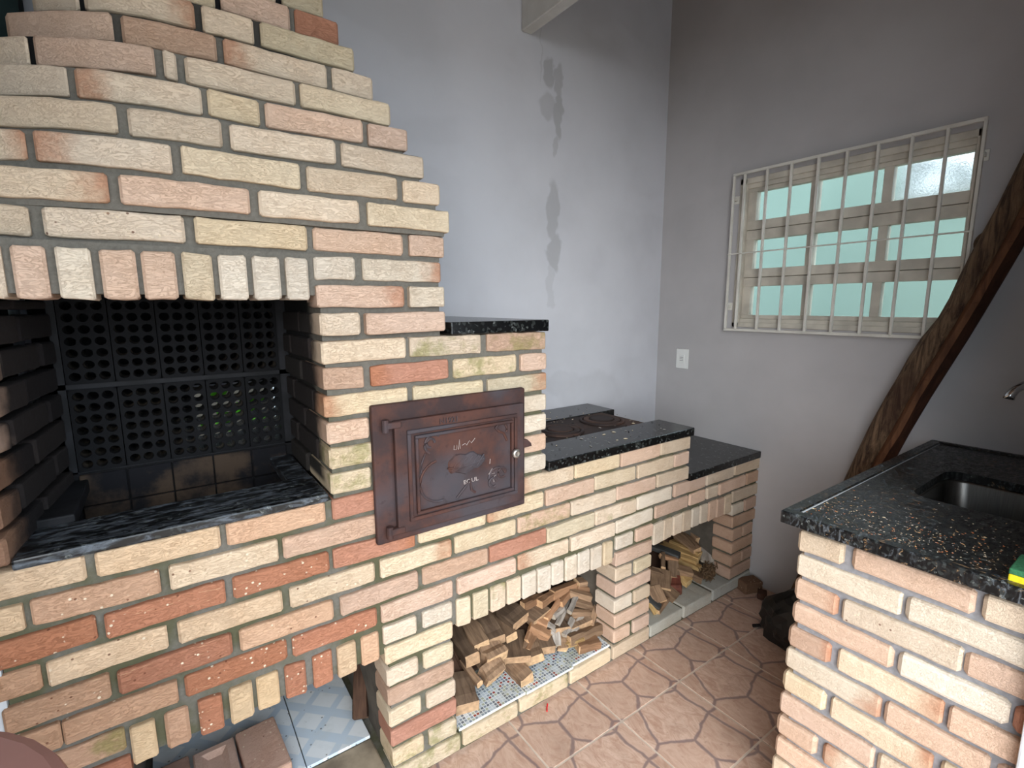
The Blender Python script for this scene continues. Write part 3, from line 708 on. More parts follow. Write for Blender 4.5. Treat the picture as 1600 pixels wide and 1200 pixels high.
M_CHALK = plain('chalk_scratch', (176, 164, 160), .9)
def text(s, x, z, size, y, mat, parent, name, ext=.0006, rot=0, sx=1.0):
    cu = bpy.data.curves.new(name, 'FONT'); cu.body = s; cu.size = size; cu.extrude = ext; cu.resolution_u = 2
    tmp = bpy.data.objects.new(name, cu); COL.objects.link(tmp)
    bpy.context.view_layer.update()
    me = bpy.data.meshes.new_from_object(tmp.evaluated_get(bpy.context.evaluated_depsgraph_get()))
    bpy.data.objects.remove(tmp); bpy.data.curves.remove(cu)
    me.transform(Matrix.Rotation(math.radians(90), 4, 'X') @ Matrix.Rotation(rot, 4, 'Z') @ Matrix.Diagonal((sx, 1, 1, 1)))
    me.name = name
    return link(name, me, mat, parent, (x, y, z))
text('EOUL', cx - .008, cz - .062, .017, -.0335, M_CHALK, DO, 'chalk_letters', .0003, .06, 1.15)
text('N1921', X0 + .125, Z1 - .024, .021, -.0325, M_IRON, DO, 'raised_letters', .0022, 0, 1.0)
bm = bmesh.new()
def chalk(pts): add_tube(bm, [(x, -.0335, z) for x, z in pts], .0008, 5)
chalk([(cx - .035, cz + .056), (cx - .036, cz + .044), (cx - .028, cz + .043), (cx - .027, cz + .056), (cx - .022, cz + .042), (cx - .018, cz + .070), (cx - .016, cz + .044)])
chalk([(cx - .010, cz + .052), (cx, cz + .056), (cx + .004, cz + .050), (cx + .014, cz + .062), (cx + .02, cz + .054), (cx + .032, cz + .066)])
chalk([(cx + .082, cz - .004), (cx + .080, cz - .018)]); chalk([(cx + .076, cz - .050), (cx + .088, cz - .034), (cx + .096, cz - .050), (cx + .076, cz - .048)]); chalk([(cx + .094, cz - .076), (cx + .090, cz - .062), (cx + .102, cz - .056)])
from_bm('chalk_scribble', bm, M_CHALK, DO)
M_STEEL = NT('dull_steel', .35, .9); M_STEEL.color(lin((186, 182, 176))); M_STEEL = M_STEEL.m
bm = bmesh.new(); n = 16; kx, kz = -1.323, .948
prof = [(.006, -.031), (.006, -.042), (.0135, -.044), (.0145, -.050), (.011, -.055), (.006, -.054), (.003, -.0535)]
add_loft(bm, [[(kx + r * math.cos(2 * math.pi * q / n), y, kz + r * math.sin(2 * math.pi * q / n)) for q in range(n)] for r, y in prof])
kn = from_bm('door_knob', bm, M_STEEL, DO, smooth=True); kn['label'] = 'pale steel knob'
for z in (1.083, .800):
    bm = bmesh.new(); add_tube(bm, [(-1.712, -.028, z - .016), (-1.712, -.028, z + .016)], .009, 10); add_box(bm, -1.712, -1.672, -.036, -.020, z - .008, z + .009, .002, 1)
    from_bm('door_hinge', bm, M_IRON, DO)
bm = bmesh.new(); pts = [(-1.285, .950), (-1.245, .952), (-1.248, .962), (-1.262, .975), (-1.285, .978)]
add_loft(bm, [[(x, -.022, z) for x, z in pts], [(x, -.010, z) for x, z in pts]])
from_bm('door_latch', bm, M_IRON, DO)

# printed mosaic tiles of the middle bay, blue tiles of the left bay
def mosaic_mat():
    t = NT('mosaic_print', .35, 0, .45); p = t.tc.outputs['Object']
    s = 88.0; q = t.vmath('MULTIPLY', p, (s, s, 0)); fr = t.vmath('FRACTION', q); x, y, z = t.sep(fr)
    ed = t.math('MINIMUM', t.math('MINIMUM', x, t.math('SUBTRACT', 1.0, x)), t.math('MINIMUM', y, t.math('SUBTRACT', 1.0, y)))
    w = t.n.new('ShaderNodeTexWhiteNoise'); w.noise_dimensions = '3D'; t.L(t.vmath('FLOOR', q), w.inputs['Vector']); r = w.outputs['Value']
    c = t.mix(t.ramp(r, .25, .26, smooth=False), lin((196, 206, 214)), lin((138, 152, 164)))
    c = t.mix(t.ramp(r, .55, .56, smooth=False), c, lin((104, 112, 124))); c = t.mix(t.ramp(r, .72, .73, smooth=False), c, lin((176, 182, 160)))
    c = t.mix(t.ramp(r, .93, .94, smooth=False), c, lin((150, 62, 52)))
    c = t.mix(t.ramp(ed, .10, .16, 1, 0), c, lin((222, 228, 230)))
    d = t.noise(t.pos(), 11, 4); c = t.mix(t.ramp(d, .5, .75, 0, .4), c, lin((140, 140, 110)))
    t.color(c); return t.m
M_MOS = mosaic_mat(); box('sky_block_wall', -3.2, -1.0, 1.42, 1.50, -.1, 1.12, plain('sky_block_paint', (84, 78, 68), .95), kind='structure')  # added wall, blocks the sky behind the pierced bricks
M_TERRA = plain('terracotta_edge', (120, 84, 84), .9)
for a, b, yo in ((-1.504, -1.245, .004), (-1.243, -1.03, 0), (-1.028, -.834, .008)):
    o = box('mosaic_tile', a, b, .004 + yo, .30 + yo, .0665, .0755, M_MOS, BBQ, bev=.001, seg=1)
def blue_mat():
    t = NT('blue_tile_print', .3, 0, .45); p = t.pos(); x, y, z = t.sep(p)
    u = t.math('MULTIPLY', t.math('ADD', x, y), 8.0); v = t.math('MULTIPLY', t.math('SUBTRACT', x, y), 8.0)
    def tri(a): return t.math('ABSOLUTE', t.math('SUBTRACT', t.math('FRACT', a), .5))
    m = t.math('MAXIMUM', t.ramp(tri(u), .30, .34), t.ramp(tri(v), .36, .40)); n = t.noise(p, 16, 5, .6)
    c = t.mix(m, lin((236, 240, 242)), lin((208, 221, 232))); c = t.mix(t.ramp(n, .5, .75, 0, .5), c, lin((210, 216, 216)))
    c = t.mix(t.ramp(t.vor(p, 38), .08, .14, .75, 0), c, lin((92, 96, 92))); n3 = t.noise(p, 26, 4); c = t.mix(t.ramp(n3, .70, .78, 0, .6), c, lin((168, 132, 96)))
    t.color(c); return t.m
M_BLUE = blue_mat()
box('blue_tile', -2.285, -1.925, .150, .61, .064, .074, M_BLUE, BBQ, bev=.001, seg=1)
box('blue_tile', -1.922, -1.738, .150, .61, .064, .074, M_BLUE, BBQ, bev=.001, seg=1)
box('rough_sill', -2.29, -1.735, .012, .149, .02, .066, plain('rough_concrete', (150, 136, 116), .95, var=.3, nscale=14, bump=.6), BBQ, bev=.006)

# leaves growing up the outside, behind the pierced bricks
M_LEAF = plain('leaf_green', (112, 190, 44), .6, var=.35, nscale=8)
LV = empty('creeper', (-1.95, .55, .95), label='bright green creeper leaves showing through the pierced firebox bricks', cat='plant')
rl = random.Random(3)
for i in range(30):
    bm = bmesh.new(); x, y, z, s = rl.uniform(-2.06, -1.86), rl.uniform(.62, .80), rl.uniform(.965, 1.04) if i < 22 else rl.uniform(1.04, 1.12), rl.uniform(.014, .024)
    a = rl.uniform(0, 6.28); M = Matrix.Translation((x, y, z)) @ Matrix.Rotation(a, 4, 'Y') @ Matrix.Rotation(rl.uniform(-.6, .6), 4, 'X')
    pts = [(0, -1), (.55, -.5), (.7, .1), (.35, .7), (0, 1.1), (-.35, .7), (-.7, .1), (-.55, -.5)]
    add_loft(bm, [[M @ Vector((px * s, .0006 + abs(px) * s * .25, pz * s)) for px, pz in pts], [M @ Vector((px * s, -.0006 + abs(px) * s * .25, pz * s)) for px, pz in pts]])
    from_bm('leaf', bm, M_LEAF, LV)
bm = bmesh.new(); add_tube(bm, [(-1.86, .66, .96), (-1.92, .67, 1.0), (-1.99, .66, .985), (-2.06, .67, 1.03)], .003, 6); from_bm('stem', bm, M_LEAF, LV)
# ---------------------------------------------------------------- brick counter with granite worktop and sink
CT = empty('brick_counter', (-.40, -.88, 0), label='brick counter base under the black granite sink top', cat='counter')
for k, row in CROWS.items():
    z1 = .837 - k * P; z0 = z1 - .0525
    if z1 < .02: continue
    for a, b, code in row:
        brick(CT, (-.917, 0, 0), (0, -1, 0), (1, 0, 0), -a, min(-b, 1.10), max(z0, .002), z1, .10, code.replace('l', 'L').replace('r', 'R'), name='brick', b=.006)
for k in range(13):     # the side towards the stove
    z1 = .837 - k * P; z0 = z1 - .0525; u = -.917 + (.0 if k % 2 else 0) + .112
    while u < .12:
        u2 = min(u + .205, WX - .004); brick(CT, (0, -.668, 0), (1, 0, 0), (0, -1, 0), u, u2, max(z0, .002), z1, .04, random.choice('cpyw'), b=.006); u = u2 + .012
bm = bmesh.new()
add_box(bm, -.905, WX - .003, -1.105, -.682, 0, .70); add_box(bm, -.905, -.60, -1.105, -.682, .70, .852); add_box(bm, -.15, WX - .003, -1.105, -.682, .70, .852); add_box(bm, -.60, -.15, -.74, -.682, .70, .852)
from_bm('mortar_core', bm, plain('grey_mortar', (138, 138, 142), .95, nscale=90, bump=.4), CT)
box('plaster_end', -.945, -.60, -1.124, -1.088, 0, .846, plain('white_plaster', (214, 216, 220), .85), CT, bev=.004)

TOP = empty('worktop', (-.39, -.88, .852), label='black granite sink worktop strewn with dust and wood crumbs', cat='worktop')
def rrect(x0, x1, y0, y1, r, z, n=5):
    pts = []
    for cx, cy, a in ((x1 - r, y1 - r, 0), (x0 + r, y1 - r, 90), (x0 + r, y0 + r, 180), (x1 - r, y0 + r, 270)):
        for i in range(n + 1):
            t = math.radians(a + 90 * i / n); pts.append((cx + r * math.cos(t), cy + r * math.sin(t), z))
    return pts
SX0, SX1, SY0, SY1 = -.945, WX - .002, -1.123, -.635
BX0, BX1, BY0, BY1 = -.545, -.205, -1.115, -.775
bm = bmesh.new()
out = lambda z, e=0: rrect(SX0 + e, SX1 - e, SY0 + e, SY1 - e, .006, z)
inn = lambda z: rrect(BX0, BX1, BY0, BY1, .05, z)
z0, z1 = .852, .882
loops = [inn(z0), out(z0), out(z1 - .003), out(z1, .003), rrect(SX0 + .028, SX1 - .02, SY0 + .002, SY1 - .030, .006, z1), rrect(SX0 + .032, SX1 - .024, SY0 + .0015, SY1 - .034, .006, z1 - .006), inn(z1 - .006)]
add_loft(bm, loops + [loops[0]], False, False); bmesh.ops.remove_doubles(bm, verts=bm.verts[:], dist=1e-6)
from_bm('granite_slab', bm, M_GRAN_D, TOP)
bm = bmesh.new(); add_tube(bm, [(SX0 + .034, SY1 - .0335, .8768), (-.6, SY1 - .0337, .8766), (-.25, SY1 - .0335, .8766), (SX1 - .03, SY1 - .0335, .8766)], [.0022, .0014, .0012, .001], 6)
from_bm('chalky_seam', bm, plain('chalky_grey', (160, 164, 168), .9), TOP)
M_SINK = NT('stainless_steel', .32, .95); n_ = M_SINK.noise(M_SINK.scale(M_SINK.tc.outputs['Object'], (4, 60, 4)), 5, 4); M_SINK.color(M_SINK.mix(n_, lin((84, 84, 83)), lin((118, 117, 114)))); M_SINK = M_SINK.m
bm = bmesh.new()
bl = lambda e, z, r: rrect(BX0 + e, BX1 - e, BY0 + e, BY1 - e, r, z)
loops = [bl(-.006, z0 - .001, .056), bl(.001, z0 - .001, .05), bl(.004, z0 - .008, .05), bl(.010, z0 - .085, .05), bl(.016, z0 - .104, .05), bl(.034, z0 - .115, .04), bl(.12, z0 - .119, .03)]
add_loft(bm, loops, False, True)
from_bm('sink_basin', bm, M_SINK, TOP, smooth=True)
bm = bmesh.new(); n = 18; dx, dy, dz = (BX0 + BX1) / 2, (BY0 + BY1) / 2, z0 - .118
add_loft(bm, [[(dx + r * math.cos(2 * math.pi * q / n), dy + r * math.sin(2 * math.pi * q / n), dz + h) for q in range(n)] for r, h in ((.045, 0), (.043, .003), (.034, .002), (.028, -.002))])
from_bm('drain', bm, M_STEEL, TOP, smooth=True)

# crumbs of wood and bark swept over the worktop, ash flecks on the stove
def crumbs(name, n, seed, area, z, size, cols, label):
    r = random.Random(seed); bm = bmesh.new()
    for i in range(n):
        x, y = area(r); s = r.uniform(*size); e = r.uniform(1, 4); a = r.uniform(0, 3.14)
        M = Matrix.Translation((x, y, z)) @ Matrix.Rotation(a, 4, 'Z')
        vs_ = [bm.verts.new(M @ Vector(c)) for c in ((-s * e, -s, 0), (s * e, -s * .8, 0), (s * e * .9, s, 0), (-s * e * .8, s * .7, 0), (0, 0, s * 1.1))]
        k = i % len(cols)
        for f in ((0, 1, 4), (1, 2, 4), (2, 3, 4), (3, 0, 4), (3, 2, 1, 0)): bm.faces.new([vs_[q] for q in f]).material_index = k
    o = from_bm(name, bm, cols[0], kind='stuff')
    for c in cols[1:]: o.data.materials.append(c)
    return tag(o, label, 'crumbs')
CR = [plain('crumb_tan', (186, 150, 106), .9), plain('crumb_orange', (178, 112, 72), .9), plain('crumb_grey', (140, 136, 130), .9), plain('crumb_pale', (206, 190, 160), .9)]
def area_top(r):
    while True:
        t = min(1, abs(r.gauss(0, .24))); y = r.uniform(-1.10, -.665); x = -.925 + t * .6 + max(0, -.75 - y) * .10
        if not (BX0 - .01 < x < BX1 + .01 and y < BY1 + .01) and x < .1: return x, y
crumbs('wood_crumbs', 620, 11, area_top, .8762, (.0004, .0012), CR, 'scatter of tan wood crumbs along the front of the black sink top')
crumbs('ash_flecks', 130, 12, lambda r: (r.uniform(-1.14, -.45), r.uniform(.03, .60)), .8815, (.001, .0028), [CR[2], plain('ash_black', (30, 28, 28), .9), CR[3]], 'ash flecks and bits of charcoal lying on the stove top')
M_CHROME = NT('chrome', .12, 1.0); M_CHROME.color((.62, .63, .64)); M_CHROME = M_CHROME.m
FA = empty('faucet', (WX, -.95, 1.12), label='chrome wall faucet with curved spout above the sink', cat='faucet')
bm = bmesh.new()
add_tube(bm, [(-.104, -.866, 1.100), (-.103, -.868, 1.112), (-.092, -.876, 1.128), (-.068, -.890, 1.142), (-.03, -.910, 1.152), (.03, -.935, 1.156), (.075, -.95, 1.150), (.10, -.957, 1.135)], [.0135, .0125, .0115, .011, .011, .011, .011, .012], 12)
from_bm('spout', bm, M_CHROME, FA, smooth=True)
bm = bmesh.new(); add_tube(bm, [(.10, -.957, 1.16), (.10, -.957, 1.10)], .018, 14); add_tube(bm, [(.10, -.957, 1.12), (WX, -.957, 1.12)], .014, 14)
from_bm('valve_body', bm, M_CHROME, FA)
bm = bmesh.new(); add_tube(bm, [(WX - .001, -.957, 1.12), (WX - .010, -.957, 1.12), (WX - .016, -.957, 1.12)], [.032, .030, .018], 18); from_bm('wall_flange', bm, M_CHROME, FA)
bm = bmesh.new(); add_tube(bm, [(.10, -.957, 1.16), (.10, -.957, 1.185)], .010, 10); add_tube(bm, [(.10, -.985, 1.188), (.10, -.929, 1.188)], .006, 8); from_bm('tap_handle', bm, M_CHROME, FA)

SP = empty('sponge', (-.88, -1.075, .876), label='green and yellow dish sponge at the front edge of the sink worktop', cat='sponge')
bm = bmesh.new(); add_box(bm, -.925, -.835, -1.105, -1.036, .8765, .894, .003, 2); from_bm('sponge_foam', bm, plain('yellow_foam', (232, 212, 40), .95, nscale=120, bump=.5), SP)
bm = bmesh.new(); add_box(bm, -.925, -.835, -1.105, -1.036, .894, .905, .002, 2); from_bm('scouring_pad', bm, plain('green_scourer', (52, 108, 74), .95, nscale=160, bump=.6), SP)

# ---------------------------------------------------------------- window
WN = empty('window_1', (WX, -.24, 1.27), kind='structure')
YL, YR, ZB, ZT = .188, -.662, 1.272, 1.960
M_FR = plain('grimy_white_paint', (196, 190, 178), .6, var=.16, nscale=10)
bm = bmesh.new()
def fr(x0, x1, y0, y1, z0, z1): add_box(bm, x0, x1, y0, y1, z0, z1, .002, 1)
fr(WX - .006, WX + .08, YL - .034, YL, ZB, ZT); fr(WX - .006, WX + .08, YR, YR + .010, ZB, ZT)
fr(WX - .006, WX + .08, YR, YL, 1.934, ZT); fr(WX + .006, WX + .08, YR, YL, 1.914, 1.936); fr(WX - .006, WX + .08, YR, YL, ZB, ZB + .022); fr(WX + .006, WX + .08, YR, YL, ZB + .02, ZB + .040)
fr(WX + .046, WX + .08, YR, YL, 1.715, 1.735); fr(WX + .046, WX + .08, YR, YL, 1.496, 1.516)
from_bm('window_frame', bm, M_FR, WN)
def glass_mat():
    t = NT('ripple_glass', .16, 0, .5); t.b.inputs['Transmission Weight'].default_value = 1; t.b.inputs['IOR'].default_value = 1.30
    t.color((.93, .98, .95)); t.bump(t.noise(t.tc.outputs['Object'], 260, 2), .25, .002); return t.m
M_GLASS = glass_mat()
YP = [(.115, -.121), (-.152, -.385), (-.417, -.645)]
for z0, z1, s0, s1 in ((1.767, 1.897, 1.7262, 1.914), (1.546, 1.680, 1.5072, 1.7238), (1.330, 1.465, 1.312, 1.5048)):
    bm = bmesh.new(); xa, xb = WX + .014, WX + .050
    y0, y1 = YL - .034, YR + .010
    for p_ in ((y0, y1, z1, s1), (y0, y1, s0, z0)): add_box(bm, xa, xb, p_[0], p_[1], p_[2], p_[3], .0015, 1)
    for a, b in ((y0, YP[0][0]), (YP[0][1], YP[1][0]), (YP[1][1], YP[2][0]), (YP[2][1], y1)): add_box(bm, xa, xb, a, b, z0, z1, .0015, 1)
    sash = from_bm('sash', bm, M_FR, WN)
    for a, b in YP: box('pane', WX + .030, WX + .034, b - .004, a + .004, z0 - .004, z1 + .004, M_GLASS, sash)
# security grille bolted in front of it
GR = empty('window_grille', (.12, -.24, 1.26), label='white painted iron security grille bolted over the window', cat='grille')
M_GR = plain('grille_white', (214, 212, 204), .5, var=.1, nscale=8)
gx = .125
def bar(a, b, w=.005, d=.006, name='grille_bar'):
    bm = bmesh.new(); add_box(bm, gx - d, gx + d, min(a[0], b[0]) - w, max(a[0], b[0]) + w, min(a[1], b[1]), max(a[1], b[1]), .0015, 1)
    return from_bm(name, bm, M_GR, GR)
def hbar(y0, y1, z, w=.006):
    bm = bmesh.new(); add_box(bm, gx - .006, gx + .006, y0, y1, z - w, z + w, .0015, 1); return from_bm('grille_rail', bm, M_GR, GR)
hbar(.208, -.680, 1.979); hbar(.208, -.680, 1.259)
bm = bmesh.new(); add_tube(bm, [(gx - .008, .208, 1.617), (gx - .008, -.680, 1.622)], .003, 8); from_bm('grille_rail', bm, M_GR, GR)
for y in GB: bar((y, 1.259), (y, 1.979))
bar((.203, 1.259), (.203, 1.979), .005); bar((-.676, 1.259), (-.676, 1.979), .005)
for y, z in ((.203, 1.87), (.203, 1.37), (-.676, 1.87), (-.676, 1.37)):
    bm = bmesh.new(); add_box(bm, gx, WX, y - .006, y + .006, z - .006, z + .006); add_box(bm, WX - .004, WX, y - .012, y + .012, z - .018, z + .018, .001, 1); from_bm('wall_bracket', bm, M_GR, GR)

# what stands outside the window: a green neighbour wall and a hedge top against the sky
NB = empty('neighbour_house', (1.9, .6, -.1), label='mint green neighbouring wall seen through the rippled window panes', cat='building')
M_MINT = plain('mint_green_paint', (118, 138, 131), .9, var=.05, nscale=3)
box('tall_wall', 1.65, 1.80, .10, 3.2, -.1, 3.3, M_MINT, NB); box('low_wall', 1.66, 1.79, -2.6, .10, -.1, 1.985, M_MINT, NB)
box('wall_coping', 1.62, 1.83, -2.6, .098, 1.985, 2.01, plain('concrete_coping', (150, 150, 144), .9), NB)
HG = empty('hedge', (2.3, -.5, -.1), label='dark hedge top above the low green wall outside the window', cat='hedge')
bm = bmesh.new(); rh = random.Random(9)
for i in range(2600):
    p0 = Vector((rh.uniform(2.0, 2.5), rh.uniform(-1.0, .6), rh.uniform(1.2, 2.24 + .08 * math.sin(i)))); p0.z += .55 * max(0, p0.y + .18) * (p0.z - 1.2)
    M = Matrix.Translation(p0) @ Matrix.Rotation(rh.uniform(0, 6), 4, (rh.uniform(-1, 1), rh.uniform(-1, 1), rh.uniform(-1, 1)))
    bm.faces.new([bm.verts.new(M @ Vector(c)) for c in ((0, -.045, 0), (.028, 0, .004), (0, .05, 0), (-.028, 0, .004))])
from_bm('hedge_leaves', bm, plain('hedge_green', (46, 62, 48), .8), HG, kind='stuff')
bm = bmesh.new()
for i in range(7): y = -1.5 + i * .27; add_tube(bm, [(2.25, y, -.1), (2.24, y + .03, .9), (2.26, y + .05, 1.7)], [.02, .016, .008], 6)
from_bm('hedge_stems', bm, plain('hedge_bark', (70, 56, 44), .9), HG, kind='stuff')

# outlet plate
OP = empty('wall_switch', (WX, .462, 1.09), label='white plastic switch plate on the wall left of the window', cat='switch')
M_PL = plain('white_plastic', (226, 228, 226), .4, var=.02)
box('switch_plate', WX - .008, WX, .424, .500, 1.036, 1.143, M_PL, OP, bev=.003)
box('switch_rocker', WX - .012, WX - .006, .446, .478, 1.066, 1.113, M_PL, OP, bev=.002)
bm = bmesh.new()
for z in (1.098, 1.089, 1.080): add_box(bm, WX - .0126, WX - .0118, .452, .473, z - .0012, z + .0012)
from_bm('switch_marking', bm, plain('grey_print', (110, 112, 114), .6), OP)

# ---------------------------------------------------------------- split log leaning in front of the window
def curve_at(tab, z):
    for (y0, z0), (y1, z1) in zip(tab, tab[1:]):
        if z <= z1 or (y1, z1) == tab[-1]: return y0 + (y1 - y0) * (z - z0) / (z1 - z0)
TL = [(-.205, .0), (-.42, .727), (-.51, 1.028), (-.588, 1.240), (-.645, 1.353), (-.683, 1.493), (-.714, 1.595), (-.735, 1.653), (-.765, 1.740), (-.800, 1.862), (-.92, 2.35)]
TM = [(-.27, .0), (-.536, .842), (-.581, .969), (-.639, 1.148), (-.72, 1.377), (-.759, 1.489), (-.81, 1.648), (-.99, 2.35)]
TR = [(-.315, .0), (-.595, .902), (-.648, 1.058), (-.73, 1.285), (-.82, 1.557), (-1.05, 2.35)]
def bark_mat():
    t = NT('dark_bark', .9, 0, .15); v = t.tc.outputs['Object']
    n = t.noise(t.scale(v, (44, 44, 3)), 1.6, 6, .7, .5); n2 = t.noise(v, 10, 4); n3 = t.noise(v, 50, 4)
    c = t.mix(t.ramp(n, .3, .7), lin((52, 40, 34)), lin((128, 104, 82))); c = t.mix(t.ramp(n2, .5, .7, 0, .6), c, lin((66, 46, 38)))
    t.color(c).bump(t.math('ADD', n, t.math('MULTIPLY', n3, .4)), .8, .012); return t.m
LG = empty('split_log', (.06, -.25, 0), label='long dark split log leaning in front of the barred window', cat='log')
zs = [i * .07 for i in range(34)]
loops = []; planks = []
for i, z in enumerate(zs):
    yl, ym, yr = curve_at(TL, z), curve_at(TM, z), curve_at(TR, z)
    j = lambda s: .005 * noise.noise((z * 6, s * 3.1, 1.7))
    xc = .055 + .01 * math.sin(z * 5)
    w = yl - ym; loops.append([])
    for q in range(9):
        a = math.pi * q / 8; y = ym + w * (1 - math.cos(a)) / 2; x = xc - .052 * math.sin(a) * (1 + .2 * noise.noise((z * 4, q, 3))) - j(q)
        loops[-1].append((x, y + j(q + 5), z))
    loops[-1] += [(xc + .025, yl - .01, z), (xc + .04, (yl + ym) / 2, z), (xc + .03, ym, z)]
    w2 = ym - yr; jj = .006 * noise.noise((z * 7, 8, 2))
    planks.append([(xc - .030, ym + .012, z), (xc - .048, ym - w2 * .10 + jj, z), (xc - .045, ym - w2 * .52 + jj, z), (xc - .010, yr, z), (xc + .022, yr + .004, z), (xc + .022, ym + .012, z)])
bm = bmesh.new(); add_loft(bm, loops); from_bm('bark_side', bm, bark_mat(), LG, smooth=True)
M_SAWN = wood_mat('sawn_orange_wood', (88, 58, 42), (128, 88, 62), (30, 30, 3))
bm = bmesh.new(); add_loft(bm, planks); sw = from_bm('sawn_edge', bm, M_SAWN, LG); sw['label'] = 'orange-brown sawn face'
sw.data.materials.append(wood_mat('shaded_sawn_wood', (58, 36, 28), (86, 54, 40), (30, 30, 3)))
for f in sw.data.polygons:
    if f.normal.y < -.35 and f.normal.x > -.9: f.material_index = 1  # faces turned right take a darkened copy, shade put into the colour
bm = bmesh.new(); yl = curve_at(TL, 1.60)
add_tube(bm, [(.075, yl - .016 + .030 * math.sin(a), 1.575 - .034 * math.cos(a)) for a in [math.pi * i / 12 for i in range(13)]], [.005] * 13, 8); from_bm('latch_loop', bm, bark_mat(), LG, smooth=True)  # half loop taken for a window latch, built onto the log

# ---------------------------------------------------------------- firewood
WE = {k: plain('end_grain_' + k, c, .85, var=.2, nscale=60, bump=.3) for k, c in {'b': (84, 64, 50), 'd': (176, 144, 112), 'w': (200, 166, 128), 'o': (204, 164, 124), 'g': (170, 158, 142), 'y': (204, 176, 128), 'k': (74, 72, 70), 'r': (104, 62, 50)}.items()}
def wood_piece(A, B, w, h, tone, label, group, cat='firewood', ext=0, name='firewood_piece'):
    A, B = Vector(A), Vector(B); d = (B - A); L = d.length + ext; d.normalize(); A2 = B - d * L
    c = (A2 + B) / 2
    right = d.cross(Vector((0, 0, 1)))
    if right.length < .15: right = Vector((1, 0, 0))
    right.normalize(); up = right.cross(d)
    r = random.Random(label + str(A)); rot = Matrix.Rotation(r.uniform(-.25, .25), 3, d); right = rot @ right; up = rot @ up
    bm = bmesh.new(); loops = []; nsec = 4
    for i in range(nsec + 1):
        t = -L / 2 + L * i / nsec; k = .001 + .06 * min(w, h)
        jit = [(r.uniform(-k, k), r.uniform(-k, k)) for _ in range(8)]
        e = .003; cc = [(-w / 2 + e, -h / 2), (w / 2 - e, -h / 2), (w / 2, -h / 2 + e), (w / 2, h / 2 - e), (w / 2 - e, h / 2), (-w / 2 + e, h / 2), (-w / 2, h / 2 - e), (-w / 2, -h / 2 + e)]
        loops.append([(x + jit[q // 2][0] * .7, t + (r.uniform(-.003, .003) if i in (0, nsec) else 0), z + jit[q // 2][1] * .7) for q, (x, z) in enumerate(cc)])
    add_loft(bm, loops); bmesh.ops.recalc_face_normals(bm, faces=bm.faces[:])
    me = bpy.data.meshes.new(name); bm.to_mesh(me); bm.free()
    me.materials.append(WD[tone]); me.materials.append(WE[tone])
    for f in me.polygons:
        if len(f.vertices) == 8: f.material_index = 1
    o = link(name, me, None, None, c, label=label, cat=cat, group=group)
    o.rotation_mode = 'QUATERNION'; o.rotation_quaternion = Matrix((right, d, up)).transposed().to_quaternion()
    return o
G2, G3 = 'firewood in the mosaic-floored middle bay', 'firewood in the bay nearest the window'
N2 = ['dark block of wood lying against the left pillar at the front of the mosaic tiles', 'long dark board sloping down beside the left pillar of the middle bay', 'thin stick poking out below the long dark board in the middle bay',
 'thick brown beam end rising under the left lintel bricks of the middle bay', 'flat grey-topped board end with two nails, upper left of the middle heap', 'big pale sawn block in the front left of the middle heap',
 'chunky block under the big pale sawn block in the middle bay', 'long brown offcut in front centre, nearest the mosaic edge', 'flat dark board with a pale sawn end under the middle lintel',
 'narrow dark lath between the grey-topped and the pale-ended board', 'wide dark board with lichen leaning in the centre of the middle heap', 'upper thin orange stick slanting over the centre of the middle heap',
 'lower thin orange stick slanting over the centre of the middle heap', 'thin brown stick standing against the lichened board', 'small orange block at the top of the crossed sticks in the middle heap',
 'small orange block at the right of the crossed sticks in the middle heap', 'bright orange lath slanting right of centre at the top of the middle heap', 'wide dark board behind the bright orange lath in the middle heap',
 'orange block directly under the white lintel bricks, right one', 'reddish block directly under the lintel bricks, left one', 'long orange batten high under the white lintel bricks at right',
 'short orange batten slanting below the high orange batten', 'longest whitish split stick in the right of the middle heap', 'upper whitish split stick beside the right-hand battens of the middle heap',
 'lower short whitish stick near the bent stick', 'whitish splintered stick at the bottom right of the middle heap', 'short grey stick left of the longest whitish stick', 'brown batten crossing the right of the middle heap, upper one',
 'brown batten crossing the right of the middle heap, lower one', 'brown slat leaning against the right pillar of the middle bay', 'broad brown batten topmost in the right corner of the middle bay',
 'orange block second from the top in the right corner of the middle bay', 'brown offcut third from the top in the right corner of the middle bay', 'long brown batten lying along the front right of the mosaic tiles',
 'square orange block at the front right of the mosaic tiles', 'little brown block left of the front right battens', 'short pale strip lying in front of the long front right batten',
 'dark broad block right of the lichened board, low in the middle heap', 'brown block below the crossed sticks near the mosaic tiles', 'grey upper half of the bent stick in the middle heap', 'grey lower half of the bent stick in the middle heap',
 'dark board deep behind the whitish sticks of the middle heap', 'dark board deep behind the bright orange lath and bent stick']
for (A, B, w, h, t), l in zip(W2, N2):
    e = .02
    wood_piece(A, B, w, h * 1.25, t, l, G2, ext=e)
